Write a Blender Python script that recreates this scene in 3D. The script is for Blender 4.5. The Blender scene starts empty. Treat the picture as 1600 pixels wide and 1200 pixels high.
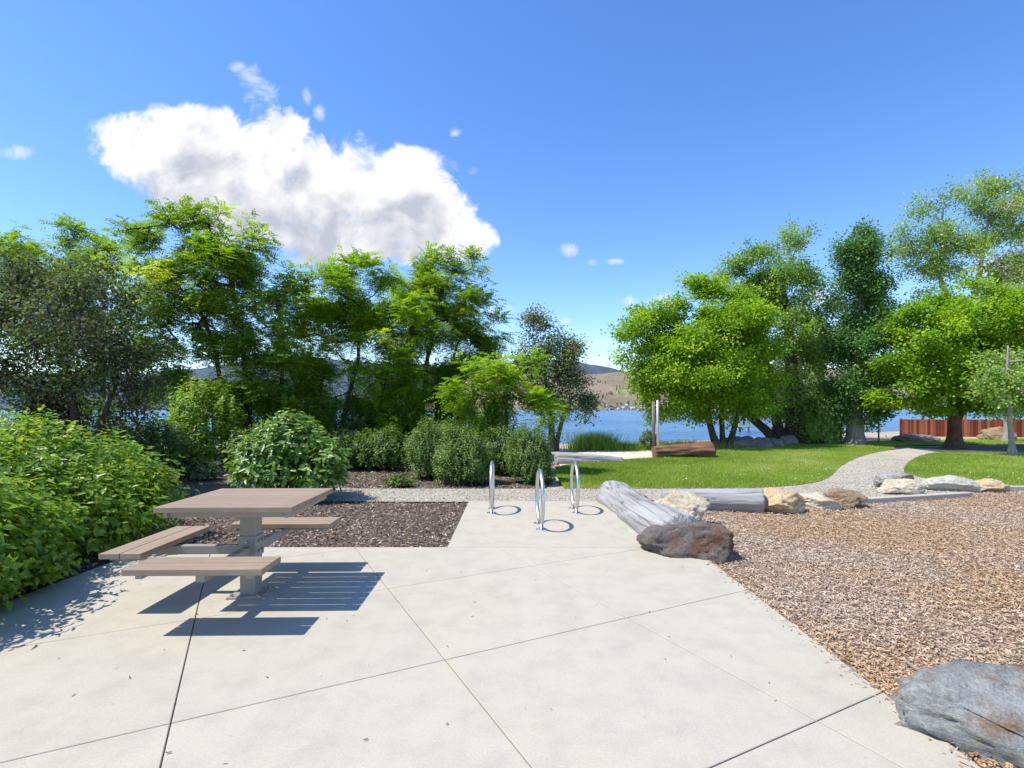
import bpy, bmesh, math, random
import numpy as np
from mathutils import Vector, Matrix, noise as mnoise

random.seed(7); RNG = np.random.default_rng(7)
scene = bpy.context.scene
C = scene.collection
R = math.radians

# ------------------------------------------------------------------ camera
F = 815.0; HOR = 640.0; EYE = 1.5        # focal length and horizon in photo pixels (1600 wide), eye height in m
cam = bpy.data.objects.new('camera', bpy.data.cameras.new('camera'))
C.objects.link(cam)
cam.location = (0, 0, EYE); cam.rotation_euler = (R(90), 0, 0)
cam.data.sensor_width = 36; cam.data.lens = F / 1600 * 36
cam.data.shift_y = (HOR - 600) / 1600
cam.data.clip_start = 0.05; cam.data.clip_end = 30000
scene.camera = cam

# ------------------------------------------------------------------ sun, sky, exposure
LD = Vector((0.57, 0.12, -1.0)).normalized()      # direction the sunlight travels
SUN_EL = math.asin(-LD.z); 
sun = bpy.data.objects.new('sun', bpy.data.lights.new('sun', 'SUN'))
C.objects.link(sun)
sun.data.energy = 4.0; sun.data.angle = R(0.53); sun.data.color = (1.0, 0.95, 0.86)
sun.rotation_euler = LD.to_track_quat('-Z', 'Y').to_euler(); sun.location = (-20, -5, 40)
scene.view_settings.view_transform = 'Standard'; scene.view_settings.look = 'None'
scene.view_settings.exposure = 0.72; scene.view_settings.gamma = 1.0
scene.view_settings.use_curve_mapping = False
scene.render.resolution_x = 1024; scene.render.resolution_y = 768

def nd(nt, t, **kw):
    n = nt.nodes.new(t)
    for k, v in kw.items():
        if k.startswith('_'): n.inputs[int(k[1:])].default_value = v
        else: setattr(n, k, v)
    return n
def math_(nt, op, a, b=None, c=None, clamp=False):
    n = nt.nodes.new('ShaderNodeMath'); n.operation = op; n.use_clamp = clamp
    for i, s in enumerate((a, b, c)):
        if s is None: continue
        if isinstance(s, (int, float)): n.inputs[i].default_value = s
        else: nt.links.new(s, n.inputs[i])
    return n.outputs[0]
def vmath(nt, op, a, b=None):
    n = nt.nodes.new('ShaderNodeVectorMath'); n.operation = op
    for i, s in enumerate((a, b)):
        if s is None: continue
        if isinstance(s, (tuple, list)): n.inputs[i].default_value = s
        else: nt.links.new(s, n.inputs[i])
    return n
def smooth(nt, x, lo, hi):
    n = nt.nodes.new('ShaderNodeMapRange'); n.interpolation_type = 'SMOOTHSTEP'
    nt.links.new(x, n.inputs[0]); n.inputs[1].default_value = lo; n.inputs[2].default_value = hi
    return n.outputs[0]
def mixc(nt, f, a, b, mode='MIX'):
    n = nt.nodes.new('ShaderNodeMix'); n.data_type = 'RGBA'; n.blend_type = mode
    for i, s in ((0, f), (6, a), (7, b)):
        if isinstance(s, (int, float)): n.inputs[i].default_value = s
        elif isinstance(s, (tuple, list)): n.inputs[i].default_value = tuple(s) + ((1,) if len(s) == 3 else ())
        else: nt.links.new(s, n.inputs[i])
    return n.outputs[2]

world = bpy.data.worlds.new('World'); scene.world = world; world.use_nodes = True
nt = world.node_tree; nt.nodes.clear()
wout = nd(nt, 'ShaderNodeOutputWorld'); bg = nd(nt, 'ShaderNodeBackground'); bg.inputs[1].default_value = 0.145
sky = nd(nt, 'ShaderNodeTexSky'); sky.sky_type = 'NISHITA'; sky.sun_disc = False
sky.sun_elevation = SUN_EL; sky.sun_rotation = math.atan2(-LD.x, -LD.y)
sky.altitude = 400; sky.air_density = 1.0; sky.dust_density = 0.3; sky.ozone_density = 2.5
hs = nd(nt, 'ShaderNodeHueSaturation'); hs.inputs['Hue'].default_value = 0.509; hs.inputs['Saturation'].default_value = 1.24; hs.inputs['Value'].default_value = 1.14
nt.links.new(sky.outputs[0], hs.inputs['Color'])
tc = nd(nt, 'ShaderNodeTexCoord'); gen = tc.outputs['Generated']
sep = nd(nt, 'ShaderNodeSeparateXYZ'); nt.links.new(gen, sep.inputs[0])
dyc = math_(nt, 'MAXIMUM', sep.outputs[1], 0.05)
cu = math_(nt, 'DIVIDE', sep.outputs[0], dyc); cv = math_(nt, 'DIVIDE', sep.outputs[2], dyc)
cmb = nd(nt, 'ShaderNodeCombineXYZ'); nt.links.new(cu, cmb.inputs[0]); nt.links.new(cv, cmb.inputs[1])
uv = cmb.outputs[0]
# cumulus bank: lobes in tangent coordinates of the northern sky
def pl(px, py, rx, ry): return ((px - 800) / F, (HOR - py) / F, rx / F, ry / F)
big = [pl(325, 262, 170, 92), pl(235, 235, 105, 66), pl(480, 300, 175, 95), pl(620, 322, 125, 82), pl(712, 375, 76, 42),
       pl(560, 372, 165, 52), pl(400, 330, 160, 70), pl(430, 205, 62, 46), pl(300, 195, 95, 36), pl(640, 258, 55, 35)]
small = [pl(408, 160, 40, 46), pl(392, 122, 30, 30), pl(372, 103, 20, 15), pl(425, 190, 50, 30), pl(255, 168, 40, 12), pl(690, 265, 40, 20), pl(560, 235, 30, 18), pl(887, 390, 25, 14), pl(926, 411, 12, 8), pl(960, 409, 17, 6), pl(1000, 471, 48, 13), pl(1040, 466, 40, 12),
         pl(785, 482, 28, 13), pl(925, 537, 55, 10), pl(970, 560, 55, 18), pl(882, 502, 12, 7), pl(1285, 462, 45, 26), pl(1560, 430, 75, 48),
         pl(740, 268, 18, 9), pl(20, 238, 60, 14), pl(110, 560, 120, 30), pl(400, 590, 180, 34), pl(650, 585, 130, 22), pl(1180, 560, 120, 22), pl(-260, 330, 170, 70), pl(1900, 300, 150, 60),
         pl(480, 150, 12, 18), pl(500, 180, 12, 22), pl(712, 205, 14, 10)]
def field(co, lobes, k=0.35):
    acc = None
    for (a, b, ra, rb) in lobes:
        d = vmath(nt, 'SUBTRACT', co, (a, b, 0)).outputs[0]
        d = vmath(nt, 'MULTIPLY', d, (1 / ra, 1 / rb, 0)).outputs[0]
        q = vmath(nt, 'DOT_PRODUCT', d, d).outputs['Value']
        q = math_(nt, 'SUBTRACT', 1.0, q)
        acc = q if acc is None else math_(nt, 'SMOOTH_MAX', acc, q, k)
    return acc
def fbm(co, scale, detail, rough=0.55, dist=0.0, loc=(0, 0, 0)):
    mp = nd(nt, 'ShaderNodeMapping'); mp.inputs['Location'].default_value = loc; nt.links.new(co, mp.inputs[0])
    n = nd(nt, 'ShaderNodeTexNoise'); n.inputs['Scale'].default_value = scale; n.inputs['Detail'].default_value = detail
    n.inputs['Roughness'].default_value = rough; n.inputs['Distortion'].default_value = dist
    nt.links.new(mp.outputs[0], n.inputs['Vector']); return n.outputs[0]
n_big = fbm(uv, 7.5, 9, 0.58, 0.25)
n_off = fbm(uv, 7.5, 9, 0.58, 0.25, loc=(0.022, -0.03, 0))       # sampled towards the sun: relief of the billows
n_wisp = fbm(uv, 16, 8, 0.66, 0.8)
n_low = fbm(uv, 4.5, 9, 0.55, 0.4, loc=(3.1, 1.7, 0))
FB = field(uv, big)
FS = field(uv, small, 0.1)
dB = math_(nt, 'ADD', math_(nt, 'MAXIMUM', FB, -1.2), math_(nt, 'MULTIPLY', math_(nt, 'SUBTRACT', n_big, 0.5), 2.3))
dB = math_(nt, 'ADD', dB, math_(nt, 'MULTIPLY', math_(nt, 'SUBTRACT', n_wisp, 0.5), 1.7))
aB = smooth(nt, dB, 0.0, 0.62)
dS = math_(nt, 'ADD', math_(nt, 'MAXIMUM', FS, -2.0), math_(nt, 'MULTIPLY', math_(nt, 'SUBTRACT', n_wisp, 0.56), 4.5))
aS = math_(nt, 'MULTIPLY', smooth(nt, dS, 0.0, 1.9), 0.85)
alpha = math_(nt, 'MAXIMUM', aB, aS)
front = smooth(nt, sep.outputs[1], 0.12, 0.3)
alpha = math_(nt, 'MULTIPLY', alpha, front)
# the same fair-weather cumulus in the rest of the sky
dzc = math_(nt, 'MAXIMUM', sep.outputs[2], 0.08)
cm2 = nd(nt, 'ShaderNodeCombineXYZ')
nt.links.new(math_(nt, 'DIVIDE', sep.outputs[0], dzc), cm2.inputs[0]); nt.links.new(math_(nt, 'DIVIDE', sep.outputs[1], dzc), cm2.inputs[1])
n_rest = fbm(cm2.outputs[0], 0.9, 8, 0.55, 0.3)
aR = math_(nt, 'MULTIPLY', smooth(nt, n_rest, 0.6, 0.7), math_(nt, 'SUBTRACT', 1.0, smooth(nt, sep.outputs[1], -0.1, 0.15)))
aR = math_(nt, 'MULTIPLY', aR, smooth(nt, sep.outputs[2], 0.05, 0.2))
alpha = math_(nt, 'MAXIMUM', alpha, aR)
FO = field(vmath(nt, 'ADD', uv, (-0.02, 0.085, 0)).outputs[0], big)
core = smooth(nt, math_(nt, 'ADD', FO, math_(nt, 'MULTIPLY', math_(nt, 'SUBTRACT', n_low, 0.5), 3.0)), -0.1, 1.25)
relief = math_(nt, 'MULTIPLY', math_(nt, 'SUBTRACT', n_off, n_big), 3.2)
shade = math_(nt, 'ADD', math_(nt, 'MULTIPLY', core, 0.9), relief, clamp=True)
ccol = mixc(nt, shade, (4.6, 4.6, 4.65), (2.4, 2.55, 2.95))
fin = mixc(nt, alpha, hs.outputs[0], ccol)
nt.links.new(fin, bg.inputs[0]); nt.links.new(bg.outputs[0], wout.inputs[0])

# ------------------------------------------------------------------ helpers
def gp(px, py, z=0.0):                       # the point at height z that the photo shows at this pixel
    y = F * (EYE - z) / (py - HOR); return ((px - 800) / F * y, y, z)
def at(px, py, Y):                           # pixel + distance -> point
    return ((px - 800) / F * Y, Y, EYE + (HOR - py) / F * Y)
def link(name, me, m=None, parent=None):
    o = bpy.data.objects.new(name, me); C.objects.link(o)
    if m is not None and me is not None:
        if not me.materials: me.materials.append(m)
    if parent is not None: o.parent = parent
    return o
def tag(o, label=None, cat=None, group=None, kind=None):
    if label: o['label'] = label
    if cat: o['category'] = cat
    if group: o['group'] = group
    if kind: o['kind'] = kind
    return o
def thing(name, label, cat, loc=(0, 0, 0), rz=0, group=None):
    o = bpy.data.objects.new(name, None); C.objects.link(o); o.empty_display_size = 0.1
    o.location = loc; o.rotation_euler = (0, 0, rz)
    return tag(o, label, cat, group)
def np_mesh(name, V, faces_n, nverts_per_face, attr=None, smooth_=False):
    """faces of constant size, consecutive or indexed (faces_n: (M,k) array)"""
    me = bpy.data.meshes.new(name)
    V = np.ascontiguousarray(V.reshape(-1, 3), dtype=np.float32); Fa = np.ascontiguousarray(faces_n, dtype=np.int32)
    M, k = Fa.shape
    me.vertices.add(len(V)); me.vertices.foreach_set('co', V.ravel())
    me.loops.add(M * k); me.loops.foreach_set('vertex_index', Fa.ravel())
    me.polygons.add(M); me.polygons.foreach_set('loop_start', np.arange(0, M * k, k, dtype=np.int32))
    if smooth_: me.polygons.foreach_set('use_smooth', np.ones(M, dtype=bool))
    if attr is not None:
        a = me.attributes.new('v', 'FLOAT', 'FACE'); a.data.foreach_set('value', np.ascontiguousarray(attr, dtype=np.float32))
    me.update(calc_edges=True)
    return me
def bm_mesh(name, bm, smooth_=False):
    me = bpy.data.meshes.new(name); bm.normal_update(); bm.to_mesh(me); bm.free()
    if smooth_:
        for p in me.polygons: p.use_smooth = True
    return me
def box_bm(bm, cx, cy, cz, sx, sy, sz, bev=0.0, rz=0.0):
    r = bmesh.ops.create_cube(bm, size=1.0)
    vs = r['verts']; bmesh.ops.scale(bm, vec=(sx, sy, sz), verts=vs)
    if bev > 0:
        es = list({e for v in vs for e in v.link_edges})
        q = bmesh.ops.bevel(bm, geom=es, offset=bev, segments=2, affect='EDGES', profile=0.6)
        vs = list({v for f in q['faces'] for v in f.verts} | {v for v in vs if v.is_valid})
    if rz: bmesh.ops.rotate(bm, cent=(0, 0, 0), matrix=Matrix.Rotation(rz, 3, 'Z'), verts=vs)
    bmesh.ops.translate(bm, vec=(cx, cy, cz), verts=vs); return vs
def box(name, c, s, m, parent=None, bev=0.0, rz=0.0):
    bm = bmesh.new(); box_bm(bm, *c, *s, bev=bev, rz=rz)
    return link(name, bm_mesh(name, bm), m, parent)
def tube_mesh(name, pts, radii, sides=10, closed=False, caps=True):
    bm = bmesh.new(); rings = []; n = len(pts); pts = [Vector(p) for p in pts]
    up = Vector((0.3, 0.2, 1)).normalized()
    for i, p in enumerate(pts):
        a = pts[i - 1] if (i > 0 or closed) else p
        b = pts[(i + 1) % n] if (i < n - 1 or closed) else p
        t = (b - a).normalized(); s = t.cross(up)
        if s.length < 1e-3: s = t.cross(Vector((1, 0, 0)))
        s.normalize(); u = s.cross(t)
        r = radii[i] if hasattr(radii, '__len__') else radii
        rings.append([bm.verts.new(p + s * r * math.cos(2 * math.pi * k / sides) + u * r * math.sin(2 * math.pi * k / sides)) for k in range(sides)])
    for i in range(n if closed else n - 1):
        A, B = rings[i], rings[(i + 1) % n]
        for k in range(sides): bm.faces.new((A[k], A[(k + 1) % sides], B[(k + 1) % sides], B[k]))
    if caps and not closed:
        bm.faces.new(list(reversed(rings[0]))); bm.faces.new(rings[-1])
    bmesh.ops.recalc_face_normals(bm, faces=bm.faces)
    return bm_mesh(name, bm, True)

# ------------------------------------------------------------------ materials
def newmat(name):
    m = bpy.data.materials.new(name); m.use_nodes = True
    t = m.node_tree; t.nodes.clear()
    o = t.nodes.new('ShaderNodeOutputMaterial'); p = t.nodes.new('ShaderNodeBsdfPrincipled')
    t.links.new(p.outputs[0], o.inputs[0]); return m, t, p, o
def ramp(t, fac, stops, interp='LINEAR'):
    r = t.nodes.new('ShaderNodeValToRGB'); r.color_ramp.interpolation = interp
    e = r.color_ramp.elements
    while len(e) < len(stops): e.new(0.5)
    for el, (p, c) in zip(e, stops): el.position = p; el.color = (*c, 1)
    if fac is not None: t.links.new(fac, r.inputs[0])
    return r.outputs[0]
def noise(t, co, scale, detail=4, rough=0.55, dist=0.0):
    n = t.nodes.new('ShaderNodeTexNoise'); n.inputs['Scale'].default_value = scale; n.inputs['Detail'].default_value = detail
    n.inputs['Roughness'].default_value = rough; n.inputs['Distortion'].default_value = dist
    if co is not None: t.links.new(co, n.inputs['Vector'])
    return n.outputs[0]
def coords(t, which='Object', scale=(1, 1, 1)):
    tcn = t.nodes.new('ShaderNodeTexCoord'); mp = t.nodes.new('ShaderNodeMapping'); mp.inputs['Scale'].default_value = scale
    t.links.new(tcn.outputs[which], mp.inputs[0]); return mp.outputs[0]
def bump(t, p, h, strength, dist=0.02, prev=None):
    b = t.nodes.new('ShaderNodeBump'); b.inputs['Strength'].default_value = strength; b.inputs['Distance'].default_value = dist
    t.links.new(h, b.inputs['Height'])
    if prev is not None: t.links.new(prev, b.inputs['Normal'])
    if p is not None: t.links.new(b.outputs[0], p.inputs['Normal'])
    return b.outputs[0]
def surf(name, stops, scale=3.0, detail=6, rough=0.85, bstr=0.4, bscale=30.0, bdist=0.02, cs=(1, 1, 1), metallic=0.0, spec=0.3, fine=None, dist=0.0, nrough=0.6):
    m, t, p, o = newmat(name); co = coords(t, 'Object', cs)
    c = ramp(t, noise(t, co, scale, detail, nrough, dist), stops)
    if fine:
        fs, fa = fine
        g = noise(t, co, fs, 3, 0.6)
        mr = t.nodes.new('ShaderNodeMapRange'); t.links.new(g, mr.inputs[0]); mr.inputs[1].default_value = 0.3; mr.inputs[2].default_value = 0.7
        mr.inputs[3].default_value = 1 - fa; mr.inputs[4].default_value = 1 + fa
        c = vmath(t, 'MULTIPLY', c, None); t.links.new(mr.outputs[0], c.inputs[1]); c = c.outputs[0]
    t.links.new(c, p.inputs['Base Color'])
    p.inputs['Roughness'].default_value = rough; p.inputs['Metallic'].default_value = metallic
    p.inputs['Specular IOR Level'].default_value = spec
    if bstr: bump(t, p, noise(t, co, bscale, 6, 0.65), bstr, bdist)
    return m
def leafmat(name, stops, trans=0.35, rough=0.5, spec=0.35):
    m, t, p, o = newmat(name)
    a = t.nodes.new('ShaderNodeAttribute'); a.attribute_name = 'v'
    c = ramp(t, a.outputs['Fac'], stops); t.links.new(c, p.inputs['Base Color'])
    p.inputs['Roughness'].default_value = rough; p.inputs['Specular IOR Level'].default_value = spec
    tr = t.nodes.new('ShaderNodeBsdfTranslucent')
    br = vmath(t, 'MULTIPLY', c, (1.5, 1.45, 0.6)); t.links.new(br.outputs[0], tr.inputs[0])
    mx = t.nodes.new('ShaderNodeMixShader'); mx.inputs[0].default_value = trans
    t.links.new(p.outputs[0], mx.inputs[1]); t.links.new(tr.outputs[0], mx.inputs[2]); t.links.new(mx.outputs[0], o.inputs[0])
    return m
def attrmat(name, stops, rough=0.85, spec=0.2):
    m, t, p, o = newmat(name)
    a = t.nodes.new('ShaderNodeAttribute'); a.attribute_name = 'v'
    c = ramp(t, a.outputs['Fac'], stops); t.links.new(c, p.inputs['Base Color'])
    p.inputs['Roughness'].default_value = rough; p.inputs['Specular IOR Level'].default_value = spec
    return m

def concrete_mat():
    m, t, p, o = newmat('concrete'); co = coords(t, 'Object')
    a = noise(t, co, 0.55, 5, 0.6, 0.3); b = noise(t, co, 4.0, 8, 0.65); f = noise(t, co, 90, 3, 0.6)
    br = noise(t, coords(t, 'Object', (60, 1.6, 1)), 1.0, 4, 0.7)        # broom finish
    c = ramp(t, a, [(0.3, (0.395, 0.358, 0.275)), (0.5, (0.432, 0.396, 0.314)), (0.72, (0.44, 0.392, 0.295))])
    c = mixc(t, 0.5, c, ramp(t, b, [(0.25, (0.295, 0.272, 0.228)), (0.55, (0.432, 0.396, 0.312)), (0.8, (0.46, 0.42, 0.335))]))
    mr = t.nodes.new('ShaderNodeMapRange'); t.links.new(f, mr.inputs[0]); mr.inputs[1].default_value = 0.3; mr.inputs[2].default_value = 0.7; mr.inputs[3].default_value = 0.9; mr.inputs[4].default_value = 1.08
    q = vmath(t, 'MULTIPLY', c); t.links.new(mr.outputs[0], q.inputs[1])
    st = smooth(t, noise(t, co, 1.7, 3, 0.5, 1.2), 0.62, 0.8)
    c = mixc(t, math_(t, 'MULTIPLY', st, 0.5), q.outputs[0], (0.36, 0.31, 0.24))
    sp = smooth(t, noise(t, co, 22, 2, 0.5), 0.73, 0.77)
    c = mixc(t, math_(t, 'MULTIPLY', sp, 0.35), c, (0.25, 0.23, 0.2))
    sk = smooth(t, noise(t, coords(t, 'Object', (5, 0.35, 1)), 1.0, 5, 0.65, 0.2), 0.5, 0.75)
    c = mixc(t, math_(t, 'MULTIPLY', sk, 0.22), c, (0.30, 0.27, 0.22))
    oi = t.nodes.new('ShaderNodeObjectInfo')
    c = mixc(t, math_(t, 'MULTIPLY', oi.outputs['Random'], 0.14), c, (0.36, 0.34, 0.30))
    t.links.new(c, p.inputs['Base Color']); p.inputs['Roughness'].default_value = 0.8; p.inputs['Specular IOR Level'].default_value = 0.25
    n1 = bump(t, None, br, 0.12, 0.004); bump(t, p, f, 0.18, 0.004, n1)
    return m
def water_mat():
    m, t, p, o = newmat('lake_water'); co = coords(t, 'Object', (1, 0.55, 1))
    p.inputs['Base Color'].default_value = (0.015, 0.10, 0.24, 1); p.inputs['Roughness'].default_value = 0.16; p.inputs['IOR'].default_value = 1.33; p.inputs['Specular IOR Level'].default_value = 0.3
    c = ramp(t, noise(t, coords(t, 'Object', (0.012, 0.05, 1)), 1.0, 5, 0.6), [(0.35, (0.015, 0.13, 0.30)), (0.65, (0.045, 0.22, 0.42))])
    t.links.new(c, p.inputs['Base Color'])
    b1 = bump(t, None, noise(t, co, 0.5, 7, 0.65, 0.4), 1.0, 1.3)
    bump(t, p, noise(t, coords(t, 'Object', (0.25, 0.1, 1)), 0.5, 4, 0.6), 0.9, 2.2, b1)
    return m
MAT = dict(
    concrete=concrete_mat(), water=water_mat(),
    joint=surf('joint_dirt', [(0.3, (0.035, 0.03, 0.027)), (0.7, (0.06, 0.052, 0.045))], 8, bstr=0.2),
    ground=surf('sandy_soil', [(0.25, (0.22, 0.17, 0.12)), (0.5, (0.38, 0.31, 0.22)), (0.75, (0.46, 0.40, 0.30))], 0.5, 8, bstr=0.6, bscale=9, fine=(14, 0.25)),
    barkbase=surf('bark_bed', [(0.3, (0.075, 0.057, 0.043)), (0.7, (0.15, 0.115, 0.088))], 6, 8, bstr=0.9, bscale=40, fine=(60, 0.4)),
    chipbase=surf('chip_bed', [(0.3, (0.22, 0.15, 0.09)), (0.7, (0.36, 0.27, 0.19))], 3, 8, bstr=0.9, bscale=45, fine=(70, 0.5)),
    gravel=surf('path_gravel', [(0.3, (0.33, 0.29, 0.225)), (0.5, (0.41, 0.365, 0.285)), (0.7, (0.45, 0.405, 0.33))], 1.1, 6, bstr=0.9, bscale=75, bdist=0.02, fine=(85, 0.35)),
    turf=surf('turf_soil', [(0.3, (0.17, 0.21, 0.04)), (0.6, (0.23, 0.265, 0.055)), (0.8, (0.28, 0.29, 0.09))], 0.9, 8, bstr=0.8, bscale=30, fine=(40, 0.3)),
    asphalt=surf('road_asphalt', [(0.3, (0.045, 0.046, 0.05)), (0.7, (0.075, 0.075, 0.08))], 2, 5, bstr=0.3, bscale=80),
    plank=surf('recycled_plank', [(0.3, (0.27, 0.195, 0.135)), (0.7, (0.345, 0.258, 0.185))], 4, 6, rough=0.6, bstr=0.15, bscale=30, cs=(0.6, 9, 9), fine=(40, 0.08)),
    steel=surf('taupe_painted_steel', [(0.3, (0.27, 0.245, 0.22)), (0.7, (0.31, 0.285, 0.255))], 3, 4, rough=0.45, bstr=0.05, bscale=60, spec=0.5),
    stainless=surf('brushed_stainless', [(0.3, (0.56, 0.55, 0.52)), (0.7, (0.68, 0.67, 0.64))], 6, 4, rough=0.38, bstr=0.04, bscale=120, metallic=1.0),
    bolt=surf('zinc_bolt', [(0.3, (0.3, 0.29, 0.28)), (0.7, (0.42, 0.41, 0.4))], 9, 3, rough=0.4, bstr=0, metallic=0.8),
    galv=surf('galvanised_pole', [(0.3, (0.42, 0.42, 0.41)), (0.7, (0.55, 0.55, 0.54))], 5, 4, rough=0.5, bstr=0.05, metallic=0.3),
    darkpole=surf('dark_timber_post', [(0.3, (0.12, 0.11, 0.10)), (0.7, (0.22, 0.20, 0.18))], 5, 4, bstr=0.3, cs=(6, 6, 1)),
    sand=surf('beach_sand', [(0.3, (0.50, 0.43, 0.32)), (0.7, (0.62, 0.55, 0.43))], 0.8, 6, bstr=0.5, bscale=12, fine=(10, 0.15)),
    fence=attrmat('red_cedar_board', [(0.0, (0.14, 0.03, 0.012)), (0.5, (0.30, 0.075, 0.03)), (1.0, (0.40, 0.16, 0.08))], 0.7),
    dock=surf('dock_timber', [(0.3, (0.2, 0.17, 0.14)), (0.7, (0.32, 0.28, 0.24))], 2, 5),
)
_t = MAT['plank'].node_tree; _p = [n for n in _t.nodes if n.type == 'BSDF_PRINCIPLED'][0]; _c = _p.inputs['Base Color'].links[0].from_socket
_oi = _t.nodes.new('ShaderNodeObjectInfo'); _w = smooth(_t, noise(_t, coords(_t, 'Object'), 5, 6, 0.7), 0.5, 0.75)
_c = mixc(_t, math_(_t, 'MULTIPLY', _oi.outputs['Random'], 0.35), _c, (0.21, 0.16, 0.12)); _c = mixc(_t, math_(_t, 'MULTIPLY', _w, 0.3), _c, (0.37, 0.31, 0.25)); _t.links.new(_c, _p.inputs['Base Color'])
def bark(name, a, b, c, cs=(5, 5, 1)):
    return surf(name, [(0.3, a), (0.5, b), (0.75, c)], 3.0, 8, rough=0.9, bstr=1.0, bscale=6, bdist=0.05, cs=cs, fine=(20, 0.25))
MAT['bark_dark'] = bark('bark_dark', (0.035, 0.028, 0.024), (0.06, 0.05, 0.042), (0.10, 0.085, 0.07))
MAT['bark_maple'] = bark('bark_maple', (0.05, 0.035, 0.025), (0.10, 0.07, 0.05), (0.20, 0.15, 0.11))
MAT['bark_grey'] = bark('bark_grey', (0.16, 0.14, 0.125), (0.26, 0.235, 0.21), (0.38, 0.35, 0.32))
MAT['bark_red'] = bark('bark_red', (0.08, 0.035, 0.025), (0.16, 0.075, 0.05), (0.24, 0.13, 0.09))
MAT['bark_pale'] = bark('bark_pale', (0.22, 0.20, 0.17), (0.33, 0.30, 0.26), (0.42, 0.39, 0.34))

# ------------------------------------------------------------------ terrain, lake, hills
def sstep(x, a, b):
    t = np.clip((x - a) / (b - a), 0, 1); return t * t * (3 - 2 * t)
def ground_z(X, Y):
    s = 23.0 + np.maximum(0, X - 8) * 0.62
    s = np.where(X > 40, 23 + 32 * 0.62, s)
    d = np.maximum(0, Y - s)
    return -0.06 - np.minimum(d * 0.062, 6.0) + 0.03 * np.sin(X * .7 + Y * .3) * sstep(d, 0, 4)
def spaced(lo, hi, fine_lo, fine_hi, step, n_out):
    mid = np.arange(fine_lo, fine_hi + step / 2, step)
    a = fine_lo - np.geomspace(step, fine_lo - lo, n_out)[::-1]; b = fine_hi + np.geomspace(step, hi - fine_hi, n_out)
    return np.concatenate([a, mid, b])
def grid(name, xs, ys, zf, m):
    X, Y = np.meshgrid(xs, ys); Z = zf(X, Y)
    V = np.stack([X, Y, Z], -1); ny, nx = X.shape
    i = np.arange(ny - 1)[:, None] * nx + np.arange(nx - 1)[None]
    Fc = np.stack([i, i + 1, i + nx + 1, i + nx], -1).reshape(-1, 4)
    return link(name, np_mesh(name, V, Fc, 4, smooth_=True), m)
tag(grid('ground', spaced(-4000, 4000, -60, 70, 1.5, 26), spaced(-400, 5200, -10, 70, 1.5, 26), ground_z, MAT['ground']), kind='structure')
LAKE = -0.85
bm = bmesh.new()
vs = [bm.verts.new(p) for p in ((-4000, 26, LAKE), (4000, 26, LAKE), (4000, 3300, LAKE), (-4000, 3300, LAKE))]; bm.faces.new(vs)
tag(link('lake', bm_mesh('lake', bm), MAT['water']), kind='structure')

def fnoise(X, Y, s, seed=0):
    r = np.random.default_rng(seed); z = 0
    for k in range(7):
        f = s * (1.75 ** k); a, b, p, q = r.uniform(-1, 1, 4)
        n = math.hypot(a, b); a /= n; b /= n
        z = z + np.sin((X * a + Y * b) * f + p * 9 + 1.3 * np.sin((X * b - Y * a) * f * 0.7 + q * 9)) / (1.6 ** k)
    return z
def hill_z(X, Y):
    ridge = 200 + 26 * fnoise(X, Y * 0.0, 0.0021, 3) + 35 * np.exp(-((X - 1100) / 500.) ** 2) - 45 * np.exp(-((X + 1200) / 700.) ** 2)
    up = sstep(Y, 1940, 3000) ** 0.85
    z = 30 * sstep(Y, 1900, 2080) + ridge * up + 11 * fnoise(X + 0.8 * Y, Y * .6, 0.009, 5) * sstep(Y, 2000, 2350) * (1 - 0.5 * sstep(Y, 2700, 3000))
    return (z + 4 * sstep(Y, 1890, 1930)) * sstep(X, -620, -60) - 4
def far_z(X, Y):
    prof = 300 + 60 * np.exp(-((X - 330) / 260.) ** 2) + 130 * np.exp(-((X + 1500) / 900.) ** 2) + 22 * fnoise(X, Y * 0, 0.0016, 9)
    prof = prof - 60 * sstep(X, 600, 1100)
    return -20 + prof * sstep(Y, 3100, 3900)
def hill_mat():
    m, t, p, o = newmat('dry_grass_hill'); co = coords(t, 'Object')
    a = noise(t, coords(t, 'Object', (0.004, 0.004, 0.004)), 1.0, 8, 0.6, 0.6)
    c = ramp(t, a, [(0.3, (0.14, 0.135, 0.085)), (0.45, (0.20, 0.168, 0.115)), (0.6, (0.235, 0.19, 0.145)), (0.75, (0.165, 0.155, 0.095))])
    s = smooth(t, noise(t, coords(t, 'Object', (0.012, 0.002, 0.008)), 1.0, 6, 0.6, 1.5), 0.58, 0.66)
    c = mixc(t, math_(t, 'MULTIPLY', s, 0.55), c, (0.36, 0.315, 0.265))
    d = smooth(t, noise(t, co, 0.05, 4, 0.6), 0.62, 0.68)
    c = mixc(t, math_(t, 'MULTIPLY', d, 0.6), c, (0.09, 0.11, 0.06))
    t.links.new(c, p.inputs['Base Color']); p.inputs['Roughness'].default_value = 0.95; p.inputs['Specular IOR Level'].default_value = 0.0
    bump(t, p, noise(t, co, 0.02, 6, 0.6), 0.7, 20)
    return m
MAT['hill'] = hill_mat()
MAT['farhill'] = surf('haze_tinted_forest', [(0.3, (0.06, 0.085, 0.12)), (0.6, (0.09, 0.115, 0.145)), (0.8, (0.12, 0.14, 0.16))], 0.01, 8, bstr=0.8, bscale=0.03, bdist=20, spec=0)  # forest slopes, with the blue of distant haze put into the base colour
tag(grid('hills', np.linspace(-3800, 3800, 260), np.linspace(1880, 3100, 70), hill_z, MAT['hill']), kind='structure')
tag(grid('mountains', np.linspace(-6000, 6000, 160), np.linspace(3100, 4200, 20), far_z, MAT['farhill']), kind='structure')

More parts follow.
